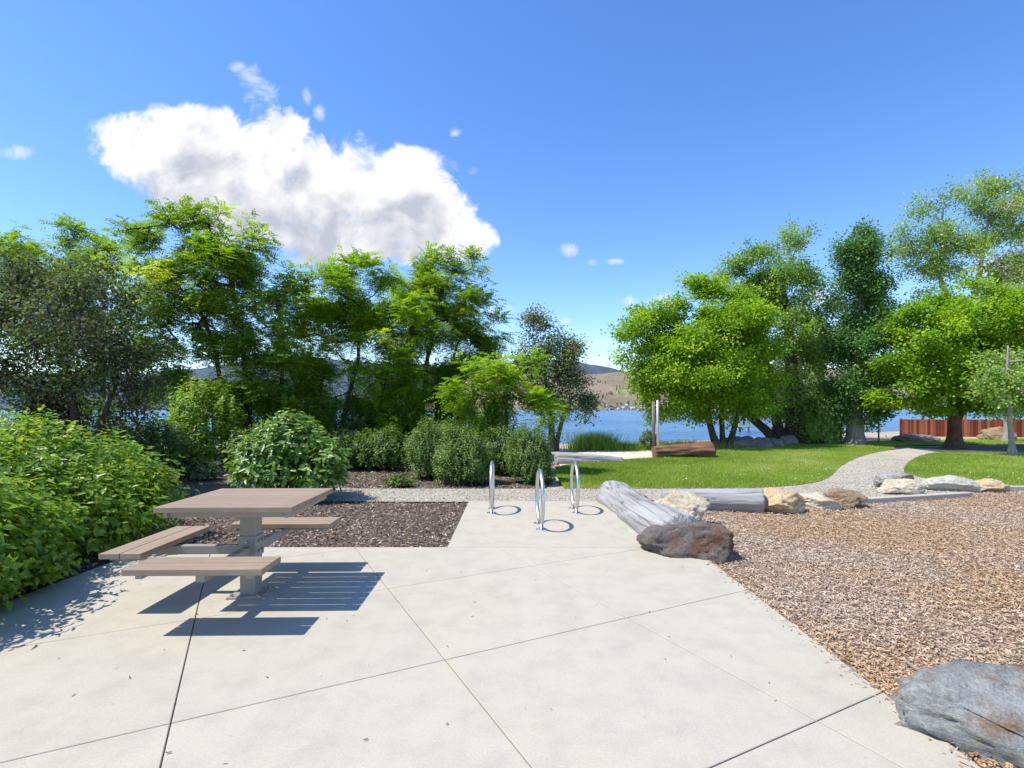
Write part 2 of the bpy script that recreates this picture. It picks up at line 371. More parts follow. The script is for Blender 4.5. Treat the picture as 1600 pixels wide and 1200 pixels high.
# ------------------------------------------------------------------ flat sheets: path, lawn, beds, road
def sheet(name, pts, z, m, kind='structure', thick=0.0):
    bm = bmesh.new(); f = bm.faces.new([bm.verts.new((p[0], p[1], z)) for p in pts])
    bmesh.ops.recalc_face_normals(bm, faces=[f])
    if f.normal.z < 0: f.normal_flip()
    if thick:
        r = bmesh.ops.extrude_face_region(bm, geom=[f]); vs_ = [v for v in r['geom'] if isinstance(v, bmesh.types.BMVert)]
        bmesh.ops.translate(bm, vec=(0, 0, -thick), verts=vs_); bmesh.ops.recalc_face_normals(bm, faces=bm.faces)
    bmesh.ops.triangulate(bm, faces=[f_ for f_ in bm.faces if len(f_.verts) > 4])
    return tag(link(name, bm_mesh(name, bm), m), kind=kind)
def spline(pts, n=6):
    out = []
    P = [np.array(p[:2], float) for p in pts]; P = [2 * P[0] - P[1]] + P + [2 * P[-1] - P[-2]]
    for i in range(1, len(P) - 2):
        for k in range(n):
            t = k / n; a, b, c, d = P[i - 1], P[i], P[i + 1], P[i + 2]
            out.append(0.5 * ((2 * b) + (c - a) * t + (2 * a - 5 * b + 4 * c - d) * t * t + (3 * b - a - 3 * c + d) * t ** 3))
    out.append(P[-2]); return [tuple(p) for p in out]
PX0, PX1, PY0, PY1 = -3.95, 1.97, -4.0, 5.69      # main patio
QX0, QX1, QY1 = -0.71, 1.78, 8.55                  # bicycle pad behind it
upper = spline([(-5.6, 13.5), (-4.9, 11.4), (-3.6, 10.15), (-1.5, 9.98), (1.0, 9.98), (3.4, 10.0), (5.0, 10.15), gp(1285, 750), gp(1314, 728), gp(1343, 713.5), gp(1380, 704.5), (15.5, 20.4)])
lower = spline([gp(1472, 706.5), gp(1447, 710), gp(1424, 719), gp(1413, 737), (9.0, 11.2), (8.2, 9.6)])
inner = [(7.95, 9.12), (5.62, 8.42), (3.9, 8.3), (1.6, 8.56), (-1.5, 8.56), (-3.4, 8.62), (-4.6, 9.2), (-6.0, 11.0), (-6.8, 13.4)]
path_poly = upper + lower + inner
sheet('path', path_poly, -0.012, MAT['gravel'])
lawn_up = [gp(1398, 699), gp(1330, 697), gp(1240, 698), gp(1130, 703), gp(1050, 714), gp(1010, 716), gp(960, 719.5), gp(905, 724), gp(868, 730)]
lawn_up = spline(lawn_up, 4)
lawn_poly = [(x, y + 0.05) for x, y in upper[16:]] + [p for p in lawn_up] + [(1.0, 10.05)]
lawn_poly = [p for p in [(x, y) for x, y in upper if x > 0.9 and x < 14.4]] + [(p[0], p[1]) for p in lawn_up] + [(1.0, 11.6)]
sheet('lawn', lawn_poly, -0.004, MAT['turf'])
lawn2 = lower[:-3] + [(8.9, 10.25), (9.6, 10.05), (14, 9.6), (30, 9.0), (30, 16.6), (20, 17.4)]
sheet('lawn_beyond_boulders', lawn2, -0.004, MAT['turf'])
road = [(13.5, 19.2), (15.1, 18.3), (20, 17.45), (34, 16.7), (60, 16), (60, 22), (34, 23), (24, 23), (16.5, 21.3)]
sheet('road', road, -0.02, MAT['asphalt'])
lawn3 = [(10.5, 21.9), (13.6, 21.2), (17, 22.2), (24, 23.3), (34, 23.3), (60, 22.5), (60, 30), (30, 28), (16, 25), (12, 23.2)]
sheet('lawn_by_fence', lawn3, -0.026, MAT['turf'])
bed_near = [(-6.9, 1.2), (-3.951, 1.2), (-3.951, 5.694), (QX0, 5.694), (QX0, 8.555), (-1.5, 8.555), (-3.4, 8.615), (-4.6, 9.2), (-6.0, 11.0), (-6.8, 13.4), (-14, 13.4), (-14, 1.2)]
sheet('bark_bed', bed_near, -0.03, MAT['barkbase'])
bed_far = [(x, y + 0.004) for x, y in upper if x < 0.95] + [(0.98, 11.7), (0.9, 13.2), (0.2, 15.5), (-3, 19), (-18, 19.5), (-18, 13.5)]
sheet('bark_bed_behind_path', bed_far, -0.03, MAT['barkbase'])
chip_poly = [(1.975, 0.5), (1.975, 5.7), (1.79, 6.1), (1.79, 8.5), (3.9, 8.28), (5.62, 8.4), (7.95, 9.1), (8.6, 9.85), (12, 9.5), (20, 8.8), (20, 0.5)]
sheet('play_area', chip_poly, -0.03, MAT['chipbase'])
sand_poly = [gp(875, 727), gp(905, 722), gp(985, 717), gp(1042, 714), gp(1062, 706), gp(1000, 697), gp(960, 697), gp(900, 706), gp(870, 712)]
sheet('sand', [(p[0], p[1]) for p in sand_poly], -0.035, MAT['sand'])

# concrete slabs with sawn diagonal joints
def clip(poly, a, b, c):                          # keep a*x+b*y<=c
    out = []
    for i in range(len(poly)):
        p, q = poly[i], poly[(i + 1) % len(poly)]; dp = a * p[0] + b * p[1] - c; dq = a * q[0] + b * q[1] - c
        if dp <= 0: out.append(p)
        if (dp < 0 < dq) or (dq < 0 < dp):
            t = dp / (dp - dq); out.append((p[0] + t * (q[0] - p[0]), p[1] + t * (q[1] - p[1])))
    return out
def slab(parent, poly, top, m, gap=0.0033, depth=0.10):
    n = len(poly)
    if n < 3: return
    area = sum(poly[i][0] * poly[(i + 1) % n][1] - poly[(i + 1) % n][0] * poly[i][1] for i in range(n)) / 2
    if area < 0: poly = poly[::-1]; area = -area
    if area < 0.004: return
    q = list(poly)
    for i in range(n):
        p0, p1 = poly[i], poly[(i + 1) % n]; dx, dy = p1[0] - p0[0], p1[1] - p0[1]; L = math.hypot(dx, dy)
        if L < 1e-6: continue
        a, b = dy / L, -dx / L                       # outward normal
        q = clip(q, a, b, a * p0[0] + b * p0[1] - gap)
    if len(q) < 3: return
    bm = bmesh.new(); vs_ = [bm.verts.new((x, y, top)) for x, y in q]
    bmesh.ops.remove_doubles(bm, verts=vs_, dist=1e-4)
    vs_ = [v for v in bm.verts]
    try: f = bm.faces.new(vs_)
    except Exception: bm.free(); return
    f.normal_update()
    if f.normal.z < 0: f.normal_flip()
    r = bmesh.ops.extrude_face_region(bm, geom=[f]); top_f = [g for g in r['geom'] if isinstance(g, bmesh.types.BMFace)][0]
    vs_ = [g for g in r['geom'] if isinstance(g, bmesh.types.BMVert)]
    bmesh.ops.translate(bm, vec=(0, 0, -depth), verts=vs_)
    bmesh.ops.recalc_face_normals(bm, faces=bm.faces)
    es = [e for e in bm.edges if abs(e.verts[0].co.z - top) < 1e-6 and abs(e.verts[1].co.z - top) < 1e-6]
    bmesh.ops.bevel(bm, geom=es, offset=0.003, segments=1, affect='EDGES')
    return link('slab', bm_mesh('slab', bm), m, parent)
patio = sheet('patio', [(PX0, PY0), (PX1, PY0), (PX1, PY1), (PX0, PY1)], -0.02, MAT['joint'])
pad = sheet('bicycle_pad', [(QX0, PY1 + 0.006), (QX1, PY1 + 0.006), (QX1, QY1), (QX0, QY1)], -0.02, MAT['joint'])
D1 = np.array((0.889, 0.457)); D1 /= np.linalg.norm(D1); D2 = np.array((-D1[1], D1[0]))
O0 = np.array(gp(980, 965)[:2])
def split(poly, n, c):
    return [q for q in (clip(poly, n[0], n[1], c), clip(poly, -n[0], -n[1], -c)) if len(q) >= 3]
def grid_split(poly):
    polys = [poly]
    for k in range(-7, 6):
        for n, s in ((D1, 1.385), (D2, 1.40)):
            c = float(n @ O0 + k * s); polys = [r for p in polys for r in split(p, n, c)]
    return polys
for q in grid_split([(PX0, PY0), (PX1, PY0), (PX1, PY1), (PX0, PY1)]): slab(patio, q, 0.0, MAT['concrete'])
for q in split([(QX0, PY1 + 0.004), (QX1, PY1 + 0.004), (QX1, QY1), (QX0, QY1)], D1, float(D1 @ O0 - 1.385 * 0 + 0.0)): slab(pad, q, 0.0, MAT['concrete'])
def kerb(name, a, b, label):
    a = Vector(a); b = Vector(b); d = b - a
    o = box(name, (0, 0, 0), (d.length, 0.14, 0.16), MAT['concrete'], bev=0.01)
    o.location = (a + b) / 2 + Vector((0, 0, -0.025)); o.rotation_euler = (0, 0, math.atan2(d.y, d.x))
    return tag(o, label, 'kerb')
kerb('kerb', (5.55, 8.46, 0), (8.0, 9.14, 0), 'short pale concrete kerb between gravel path and wood chips')
kerb('kerb', (9.0, 9.92, 0), (14.5, 9.45, 0), 'pale concrete kerb between wood chips and lawn beyond boulders')

# ------------------------------------------------------------------ scattered ground stuff
def in_poly(P, poly):
    x, y = P[:, 0], P[:, 1]; res = np.zeros(len(P), bool); n = len(poly); j = n - 1
    for i in range(n):
        xi, yi = poly[i][0], poly[i][1]; xj, yj = poly[j][0], poly[j][1]
        c = ((yi > y) != (yj > y)) & (x < (xj - xi) * (y - yi) / (yj - yi + 1e-12) + xi)
        res ^= c; j = i
    return res
def unit(V): return V / (np.linalg.norm(V, axis=-1, keepdims=True) + 1e-9)
def rand_unit(n):
    return unit(RNG.normal(size=(n, 3)))
def scatter(poly, n, ymax, power=1.0, ymin=2.0, half=1.06):
    """points in a polygon inside what the place shows, denser near the patio"""
    out = np.zeros((0, 2)); 
    while len(out) < n:
        y = ymin + (ymax - ymin) * RNG.random(n) ** power
        x = RNG.uniform(-1, 1, n) * (half * y + 0.8)
        P = np.stack([x, y], 1); out = np.vstack([out, P[in_poly(P, poly)]])
    return out[:n]
def chips(name, P, z, L, W, tilt, m, hgt, label=None):
    n = len(P); c = np.column_stack([P, np.full(n, z) + RNG.random(n) ** 2 * hgt])
    a = RNG.uniform(0, 2 * np.pi, n); d = np.stack([np.cos(a), np.sin(a), RNG.normal(0, tilt, n)], 1); d = unit(d)
    s = np.cross(d, np.tile((0, 0, 1.0), (n, 1))) + np.column_stack([np.zeros((n, 2)), RNG.normal(0, tilt * 1.6, n)]); s = unit(s)
    l = (L * RNG.uniform(0.4, 1.3, n))[:, None]; w = (W * RNG.uniform(0.4, 1.3, n))[:, None]
    V = np.stack([c - d * l - s * w, c + d * l - s * w * 0.5, c + d * l * 0.9 + s * w * 0.7, c - d * l * 0.8 + s * w], 1)
    V[..., 2] = np.maximum(V[..., 2], z - 0.004)
    me = np_mesh(name, V, np.arange(4 * n).reshape(-1, 4), 4, RNG.random(n))
    o = link(name, me, m); tag(o, kind='stuff'); 
    return o
MAT['chip'] = attrmat('wood_chip', [(0.0, (0.1540, 0.0867, 0.0462)), (0.2, (0.2970, 0.1734, 0.0882)), (0.45, (0.3960, 0.2601, 0.1470)), (0.65, (0.3630, 0.2754, 0.1890)), (0.85, (0.4840, 0.3366, 0.1932)), (1.0, (0.5000, 0.4182, 0.2688))], 0.9)
MAT['barkchip'] = attrmat('bark_chip', [(0.0, (0.0543, 0.0375, 0.0280)), (0.4, (0.1318, 0.0900, 0.0658)), (0.7, (0.2325, 0.1725, 0.1260)), (0.9, (0.4185, 0.3225, 0.2380)), (1.0, (0.5000, 0.5000, 0.4060))], 0.9)
_t = MAT['chip'].node_tree; _p = [n for n in _t.nodes if n.type == 'BSDF_PRINCIPLED'][0]; _c = _p.inputs['Base Color'].links[0].from_socket
_g = smooth(_t, noise(_t, coords(_t, 'Object'), 0.55, 5, 0.6, 0.5), 0.36, 0.66); _hs = _t.nodes.new('ShaderNodeHueSaturation'); _t.links.new(_c, _hs.inputs['Color'])
_t.links.new(math_(_t, 'SUBTRACT', 1.0, math_(_t, 'MULTIPLY', _g, 0.35)), _hs.inputs['Saturation']); _hs.inputs['Value'].default_value = 1.14; _t.links.new(_hs.outputs[0], _p.inputs['Base Color'])
tag(chips('wood_chips', scatter(chip_poly, 170000, 10.0, 1.0), -0.028, 0.017, 0.0046, 0.30, MAT['chip'], 0.03), 'tan and grey wood chips covering the play area', 'wood chips')
bn = scatter(bed_near, 34000, 9.4, 1.0, 4.0)
tag(chips('bark_mulch', bn, -0.028, 0.022, 0.008, 0.35, MAT['barkchip'], 0.028), 'dark brown bark mulch beside the picnic table', 'mulch')
tag(chips('bark_mulch', scatter(bed_far, 22000, 16, 1.0, 9.8), -0.028, 0.03, 0.011, 0.35, MAT['barkchip'], 0.028), 'dark bark mulch under the trees behind the gravel path', 'mulch')
MAT['pebble'] = attrmat('pebble', [(0.0, (0.22, 0.19, 0.16)), (0.5, (0.42, 0.38, 0.32)), (1.0, (0.60, 0.57, 0.51))], 0.85)
tag(chips('path_gravel', scatter(path_poly, 26000, 16, 1.2, 8.3), -0.010, 0.010, 0.008, 0.5, MAT['pebble'], 0.008), 'pale loose gravel on the curving footpath', 'gravel')
# grass
MAT['grass'] = leafmat('grass_blade', [(0.0, (0.165, 0.25, 0.03)), (0.45, (0.255, 0.365, 0.05)), (0.8, (0.33, 0.41, 0.08)), (1.0, (0.48, 0.45, 0.18))], 0.3, 0.6, 0.2)
def grass(name, P, h, w, z, label, m=None, lean=0.5, patch=0.8):
    n = len(P); b = np.column_stack([P, np.full(n, z)]); a = RNG.uniform(0, 2 * np.pi, n); sc = (h * RNG.uniform(0.5, 1.3, n))[:, None]
    s = np.stack([np.cos(a), np.sin(a), np.zeros(n)], 1) * w
    t = b + np.column_stack([RNG.normal(0, lean, (n, 2)), np.ones(n)]) * sc
    V = np.stack([b - s, b + s, t], 1)
    v = np.clip(0.45 + patch * 0.5 * fnoise(P[:, 0], P[:, 1], 0.8, 11) * 0.5 + RNG.normal(0, 0.18, n), 0, 1)
    me = np_mesh(name, V, np.arange(3 * n).reshape(-1, 3), 3, v); o = link(name, me, m or MAT['grass'])
    return tag(o, label, 'grass', kind='stuff')
grass('lawn_grass', scatter(lawn_poly, 190000, 22, 0.9, 9.8), 0.045, 0.006, -0.004, 'mown sunlit green grass of the curved lawn before the lake')
grass('lawn_grass', scatter(lawn2, 60000, 18.5, 1.0, 9.2), 0.045, 0.006, -0.004, 'mown green grass behind the pale boulder row')
grass('lawn_grass', scatter(lawn3, 30000, 29, 1.0, 21), 0.06, 0.009, -0.026, 'mown shaded grass before the red board fence')
MAT['clover'] = attrmat('clover_flower', [(0.0, (0.7, 0.7, 0.62)), (1.0, (0.8, 0.8, 0.75))], 0.9)
tag(chips('clover_flowers', np.vstack([scatter(lawn_poly, 200, 21, 1.0, 10.2), scatter(lawn2, 130, 17, 1.0, 10.3)]), 0.03, 0.011, 0.011, 0.3, MAT['clover'], 0.01), 'tiny white clover flowers dotted over the lawn', 'flowers')
P = np.column_stack([PX1 - np.abs(RNG.normal(0, 0.045, 180)), RNG.uniform(2.1, 5.3, 180)])
tag(chips('stray_wood_chips', P, 0.005, 0.017, 0.0045, 0.2, MAT['chip'], 0.004), 'stray wood chips kicked onto the edge of the concrete patio', 'wood chips')
# crumbs and fallen bits on the concrete
MAT['crumb'] = attrmat('leaf_litter', [(0.0, (0.05, 0.04, 0.03)), (0.5, (0.16, 0.12, 0.08)), (1.0, (0.5, 0.45, 0.38))], 0.9)
P = np.column_stack([RNG.uniform(-3.4, 1.9, 85), 2.1 + 3.5 * RNG.random(85)])
tag(chips('leaf_litter', P, 0.004, 0.011, 0.004, 0.25, MAT['crumb'], 0.004), 'tiny dry leaf bits and twigs strewn on the concrete patio', 'leaf litter')

# ------------------------------------------------------------------ picnic table
TC = (-2.11, 4.25); TR = R(1.0)
table = thing('picnic_table', 'square plank picnic table on a steel post with three attached benches', 'picnic table', (*TC, 0), TR)
def planks(parent, cx, cy, z, L, W, n, along='x', th=0.042, gap=0.0075):
    pw = (W - gap * (n - 1)) / n; bm = bmesh.new()
    box_bm(bm, 0, 0, 0, L, pw, th, bev=0.005); me = bm_mesh('plank', bm); me.materials.append(MAT['plank'])
    for i in range(n):
        off = -W / 2 + pw / 2 + i * (pw + gap)
        o = link('plank', me, None, parent)
        o.location = (cx, cy + off, z - th / 2) if along == 'x' else (cx + off, cy, z - th / 2)
        if along == 'y': o.rotation_euler = (0, 0, R(90))
TH = 0.79; BH = 0.455
for yy in (-0.37, 0.37): box('top_rail', (0, yy, TH - 0.042 - 0.024), (0.85, 0.04, 0.046), MAT['steel'], table, 0.004)
for yy in (-0.12, 0.12): box('top_rail', (0, yy, TH - 0.042 - 0.024), (0.85, 0.03, 0.044), MAT['steel'], table, 0.004)
planks(table, 0, 0, TH, 1.0, 0.92, 7)
# two end channels beneath the planks
for s in (-1, 1): box('top_channel', (s * 0.44, 0, TH - 0.042 - 0.0235), (0.03, 0.84, 0.043), MAT['steel'], table, 0.003)
box('post', (-0.015, 0, TH / 2 - 0.045), (0.125, 0.125, TH - 0.10), MAT['steel'], table, 0.008)
box('post_sleeve', (-0.015, 0, 0.40), (0.145, 0.145, 0.17), MAT['steel'], table, 0.006)
plate = box('base_plate', (-0.015, 0, 0.007), (0.27, 0.27, 0.014), MAT['steel'], table, 0.003)
bm = bmesh.new(); bmesh.ops.create_cone(bm, cap_ends=True, segments=6, radius1=0.013, radius2=0.013, depth=0.018); bolt_me = bm_mesh('bolt', bm); bolt_me.materials.append(MAT['bolt'])
for sx in (-1, 1):
    for sy in (-1, 1):
        o = link('bolt', bolt_me, None, plate); o.location = (-0.015 + sx * 0.105, sy * 0.105, 0.023)
for zz in (0.36, 0.44):
    for (dx, dy, rx, ry) in ((0.0, -0.078, 90, 0), (0.078, 0.03, 0, 90), (0.078, -0.03, 0, 90)):
        o = link('bolt', bolt_me, None, table); o.location = (-0.015 + dx, dy, zz); o.rotation_euler = (R(rx), R(ry), 0)
AZ = 0.365
for ang, dist in ((-90, 0.69), (90, 0.67), (180, 0.745)):
    a = R(ang); d = Vector((math.cos(a), math.sin(a), 0)); along = 'x' if abs(d.y) > 0.5 else 'y'
    o = box('arm', (0, 0, 0), (dist - 0.02, 0.062, 0.07), MAT['steel'], table, 0.005)
    o.location = Vector((-0.015, 0, AZ)) + d * ((dist - 0.02) / 2 + 0.05); o.rotation_euler = (0, 0, a)
    bench = bpy.data.objects.new('bench', None); C.objects.link(bench); bench.parent = table; bench.location = d * dist; bench.empty_display_size = 0.05
    planks(bench, 0, 0, BH, 0.91, 0.30, 2, along)
    for s in (-1, 1):
        c = (s * 0.36, 0) if along == 'x' else (0, s * 0.36)
        sz = (0.045, 0.25, 0.028) if along == 'x' else (0.25, 0.045, 0.028)
        box('bench_bracket', (c[0], c[1], BH - 0.042 - 0.0145), sz, MAT['steel'], bench, 0.003)
    sz = (0.80, 0.05, 0.040) if along == 'x' else (0.05, 0.80, 0.040)
    box('bench_rail', (0, 0, BH - 0.042 - 0.0205), sz, MAT['steel'], bench, 0.003)

# ------------------------------------------------------------------ bicycle hoops
def hoop(near, far, label):
    n = Vector((*near[:2], 0)); f = Vector((*far[:2], 0)); c = (n + f) / 2; d = (f - n); ang = math.atan2(d.y, d.x)
    t = thing('bicycle_rack', label, 'bicycle rack', c, ang, 'hoop bicycle racks on the pad')
    Rr, zc = 0.345, 0.372; half = 0.17; th0 = math.asin(half / Rr)
    pts = [(half, 0, 0.004)]
    for k in range(41):
        th = -math.pi / 2 + th0 + (2 * math.pi - 2 * th0) * k / 40
        pts.append((Rr * math.cos(th), 0, zc + Rr * math.sin(th)))
    pts.append((-half, 0, 0.004))
    link('hoop', tube_mesh('hoop', pts, 0.0245, 14), MAT['stainless'], t)
    for s in (-1, 1):
        bm = bmesh.new(); bmesh.ops.create_cone(bm, cap_ends=True, segments=24, radius1=0.068, radius2=0.064, depth=0.009)
        fl = link('flange', bm_mesh('flange', bm), MAT['stainless'], t); fl.location = (s * half, 0, 0.005)
        for k in range(3):
            b = link('bolt', bolt_me, None, fl); b.location = (0.047 * math.cos(k * 2.1 + .5), 0.047 * math.sin(k * 2.1 + .5), 0.007); b.scale = (0.6, 0.6, 0.6)
hoop(gp(768, 801.5), gp(769.5, 795), 'stainless hoop rack on the pad, beside the bark bed')
hoop(gp(846, 827), gp(841.5, 818), 'stainless hoop rack on the pad, set forward between the other two hoops')
hoop(gp(901, 802), gp(895, 794), 'stainless hoop rack on the pad, next to the grey log')

# ------------------------------------------------------------------ rocks and logs
def rockmat(name, cols, scale=3.0, band=(1, 1, 1), extra=None):
    m, t, p, o = newmat(name); co = coords(t, 'Object', band)
    c = ramp(t, noise(t, co, scale, 9, 0.62, 0.5), [(0.28 + 0.46 * i / (len(cols) - 1), k) for i, k in enumerate(cols)])
    if extra:
        col, lo, sc = extra
        c = mixc(t, smooth(t, noise(t, coords(t, 'Object'), sc, 5, 0.6, 0.4), lo - 0.06, lo + 0.16), c, col)
    g = noise(t, coords(t, 'Object'), 45, 4, 0.7)
    mr = t.nodes.new('ShaderNodeMapRange'); t.links.new(g, mr.inputs[0]); mr.inputs[1].default_value = 0.3; mr.inputs[2].default_value = 0.7; mr.inputs[3].default_value = 0.72; mr.inputs[4].default_value = 1.25
    q = vmath(t, 'MULTIPLY', c); t.links.new(mr.outputs[0], q.inputs[1]); t.links.new(q.outputs[0], p.inputs['Base Color'])
    p.inputs['Roughness'].default_value = 0.85; p.inputs['Specular IOR Level'].default_value = 0.25
    b1 = bump(t, None, noise(t, co, scale * 3, 9, 0.7), 0.9, 0.05); bump(t, p, g, 0.9, 0.015, b1)
    return m
MAT['rk_cream'] = rockmat('cream_stone', [(0.40, 0.32, 0.21), (0.56, 0.48, 0.35), (0.64, 0.56, 0.43)], 2.2, extra=((0.40, 0.20, 0.09), 0.66, 3))
MAT['rk_orange'] = rockmat('orange_stone', [(0.42, 0.30, 0.16), (0.55, 0.42, 0.25), (0.62, 0.53, 0.39)], 2.2, extra=((0.40, 0.22, 0.09), 0.58, 3))
MAT['rk_red'] = rockmat('red_grey_stone', [(0.10, 0.09, 0.08), (0.185, 0.165, 0.148), (0.27, 0.24, 0.215)], 3.5, extra=((0.175, 0.095, 0.06), 0.47, 3.4))
MAT['rk_brown'] = rockmat('brown_stone', [(0.24, 0.16, 0.09), (0.34, 0.235, 0.14), (0.24, 0.20, 0.16)], 3.2, extra=((0.36, 0.16, 0.06), 0.6, 4))
MAT['rk_grey'] = rockmat('blue_grey_stone', [(0.19, 0.20, 0.195), (0.32, 0.33, 0.31), (0.45, 0.45, 0.41)], 2.4, (1.4, 1.0, 5.0), extra=((0.26, 0.17, 0.10), 0.50, 3.6))
MAT['rk_pale'] = rockmat('pale_green_stone', [(0.36, 0.36, 0.30), (0.50, 0.48, 0.41), (0.60, 0.56, 0.48)], 2.4, extra=((0.44, 0.32, 0.21), 0.6, 3))
MAT['rk_dark'] = rockmat('shore_stone', [(0.13, 0.12, 0.11), (0.22, 0.20, 0.18), (0.30, 0.27, 0.24)], 1.6)
def rock(name, label, c, size, m, seed, rz=0.0, facets=9, rough=0.15, sub=5, cat='boulder', flat_top=0.0):
    r = random.Random(seed); bm = bmesh.new(); bmesh.ops.create_icosphere(bm, subdivisions=sub, radius=1.0)
    planes = []
    for k in range(facets):
        n = Vector((r.gauss(0, 1), r.gauss(0, 1), r.gauss(0, 0.8))).normalized(); planes.append((n, r.uniform(0.52, 0.82)))
    if flat_top: planes.append((Vector((r.uniform(-.15, .15), r.uniform(-.15, .15), 1)).normalized(), flat_top))
    off = Vector((seed * 3.7, seed * 1.3, seed * 2.1))
    for v in bm.verts:
        p = v.co.copy()
        for n, d in planes:
            e = p.dot(n) - d
            if e > 0: p -= n * e * 0.97
        l = mnoise.fractal(v.co * 1.6 + off, 1.0, 2.0, 5) * rough + mnoise.fractal(v.co * 6 + off, 1.0, 2.1, 4) * rough * 0.5
        rd = abs(mnoise.noise(v.co * 2.6 + off * 2)); l -= max(0, 0.08 - rd) * rough * 4
        v.co = p * (1 + l)
    mx = [max(abs(v.co[i]) for v in bm.verts) for i in range(3)]
    for v in bm.verts: v.co = Vector([v.co[i] / mx[i] * size[i] / 2 for i in range(3)])
    me = bm_mesh('boulder', bm, True)
    o = link(name, me, m); o.location = c; o.rotation_euler = (0, 0, rz)
    return tag(o, label, cat)
# centre (x, y, z), full size; each sits in the ground
rock('boulder', 'dark rusty red and grey boulder at the patio corner', (1.86, 5.48, 0.08), (1.08, 0.64, 0.58), MAT['rk_red'], 3, R(-14), 9, 0.15, sub=5)
rock('boulder', 'blue grey and rust streaked boulder overlapping the patio edge alone in wood chips', (2.42, 2.42, 0.0), (1.34, 0.90, 0.54), MAT['rk_grey'], 36, R(-30), 14, 0.12, sub=5)
rock('boulder', 'rounded cream boulder with an orange spot in the crook of two grey logs', (2.20, 6.86, 0.15), (1.0, 0.66, 0.60), MAT['rk_cream'], 11, R(-12), 5)
rock('boulder', 'low cream boulder behind the far end of the leaning grey log', (1.92, 8.62, 0.04), (0.85, 0.45, 0.32), MAT['rk_cream'], 12, 0, 6)
rock('boulder', 'orange cream boulder butted against the sawn log end', (4.02, 7.86, 0.10), (0.72, 0.62, 0.52), MAT['rk_orange'], 14, R(20), 6)
rock('boulder', 'flat cream boulder between the orange cream and the brown boulder', (4.72, 8.05, 0.05), (0.95, 0.5, 0.36), MAT['rk_cream'], 15, R(-8), 7)
rock('boulder', 'brown boulder at the end of the kerb', (5.22, 8.22, 0.08), (0.72, 0.48, 0.36), MAT['rk_brown'], 16, R(12), 7)
rock('boulder', 'cream boulder at the kerb end beside the gravel path', (7.05, 9.45, 0.06), (0.86, 0.5, 0.40), MAT['rk_cream'], 17, 0, 6)
rock('boulder', 'small grey boulder behind the kerb end by the path', (7.45, 10.15, 0.09), (0.75, 0.55, 0.40), MAT['rk_grey'], 18, 0, 6)
rock('boulder', 'long pale greenish boulder set along the lawn edge', (8.30, 9.82, 0.06), (1.15, 0.55, 0.42), MAT['rk_pale'], 19, R(-6), 7)
rock('boulder', 'low tan boulder at the start of the lawn kerb', (9.02, 9.78, 0.03), (0.82, 0.5, 0.36), MAT['rk_orange'], 20, R(-8), 7)
rock('boulder', 'pale boulder at the foot of the dark cottonwood', (11.9, 22.6, 0.0), (1.1, 0.8, 0.8), MAT['rk_dark'], 21, 0.3, 6)
rock('boulder', 'long weathered boulder on grass before the end of the red fence', (19.2, 24.8, 0.1), (2.3, 1.0, 0.75), MAT['rk_dark'], 22, 0, 6)
rock('boulder', 'rounded tan boulder on grass in front of the red fence', (24.5, 26.2, 0.15), (1.9, 1.1, 1.0), MAT['rk_brown'], 23, 0, 6)
rock('boulder', 'grey stone half hidden behind the leafy bush in bark mulch', (-6.5, 12.0, 0.05), (0.7, 0.5, 0.45), MAT['rk_dark'], 24, 0, 6)

def logmat(name, cols, cs):
    m, t, p, o = newmat(name); co = coords(t, 'Object', cs)
    g = noise(t, co, 2.4, 9, 0.66, 0.12)
    c = ramp(t, g, [(0.28 + 0.46 * i / (len(cols) - 1), k) for i, k in enumerate(cols)])
    cr = noise(t, coords(t, 'Object', (cs[0] * 0.6, cs[1] * 0.8, cs[2] * 0.8)), 1.0, 3, 0.5, 0.1)
    crk = math_(t, 'SUBTRACT', 1.0, smooth(t, math_(t, 'ABSOLUTE', math_(t, 'SUBTRACT', cr, 0.5)), 0.004, 0.02))
    c = mixc(t, math_(t, 'MULTIPLY', crk, 0.5), c, (0.05, 0.04, 0.035))
    t.links.new(c, p.inputs['Base Color']); p.inputs['Roughness'].default_value = 0.9; p.inputs['Specular IOR Level'].default_value = 0.15
    b1 = bump(t, None, g, 0.8, 0.03); bump(t, p, math_(t, 'SUBTRACT', 1.0, crk), 0.6, 0.015, b1)
    return m
MAT['driftwood'] = logmat('grey_driftwood', [(0.20, 0.195, 0.19), (0.33, 0.325, 0.315), (0.46, 0.45, 0.43)], (0.45, 9, 9))
MAT['rotten'] = logmat('brown_rotten_log', [(0.05, 0.035, 0.025), (0.18, 0.09, 0.05), (0.33, 0.20, 0.13)], (0.9, 7, 7))
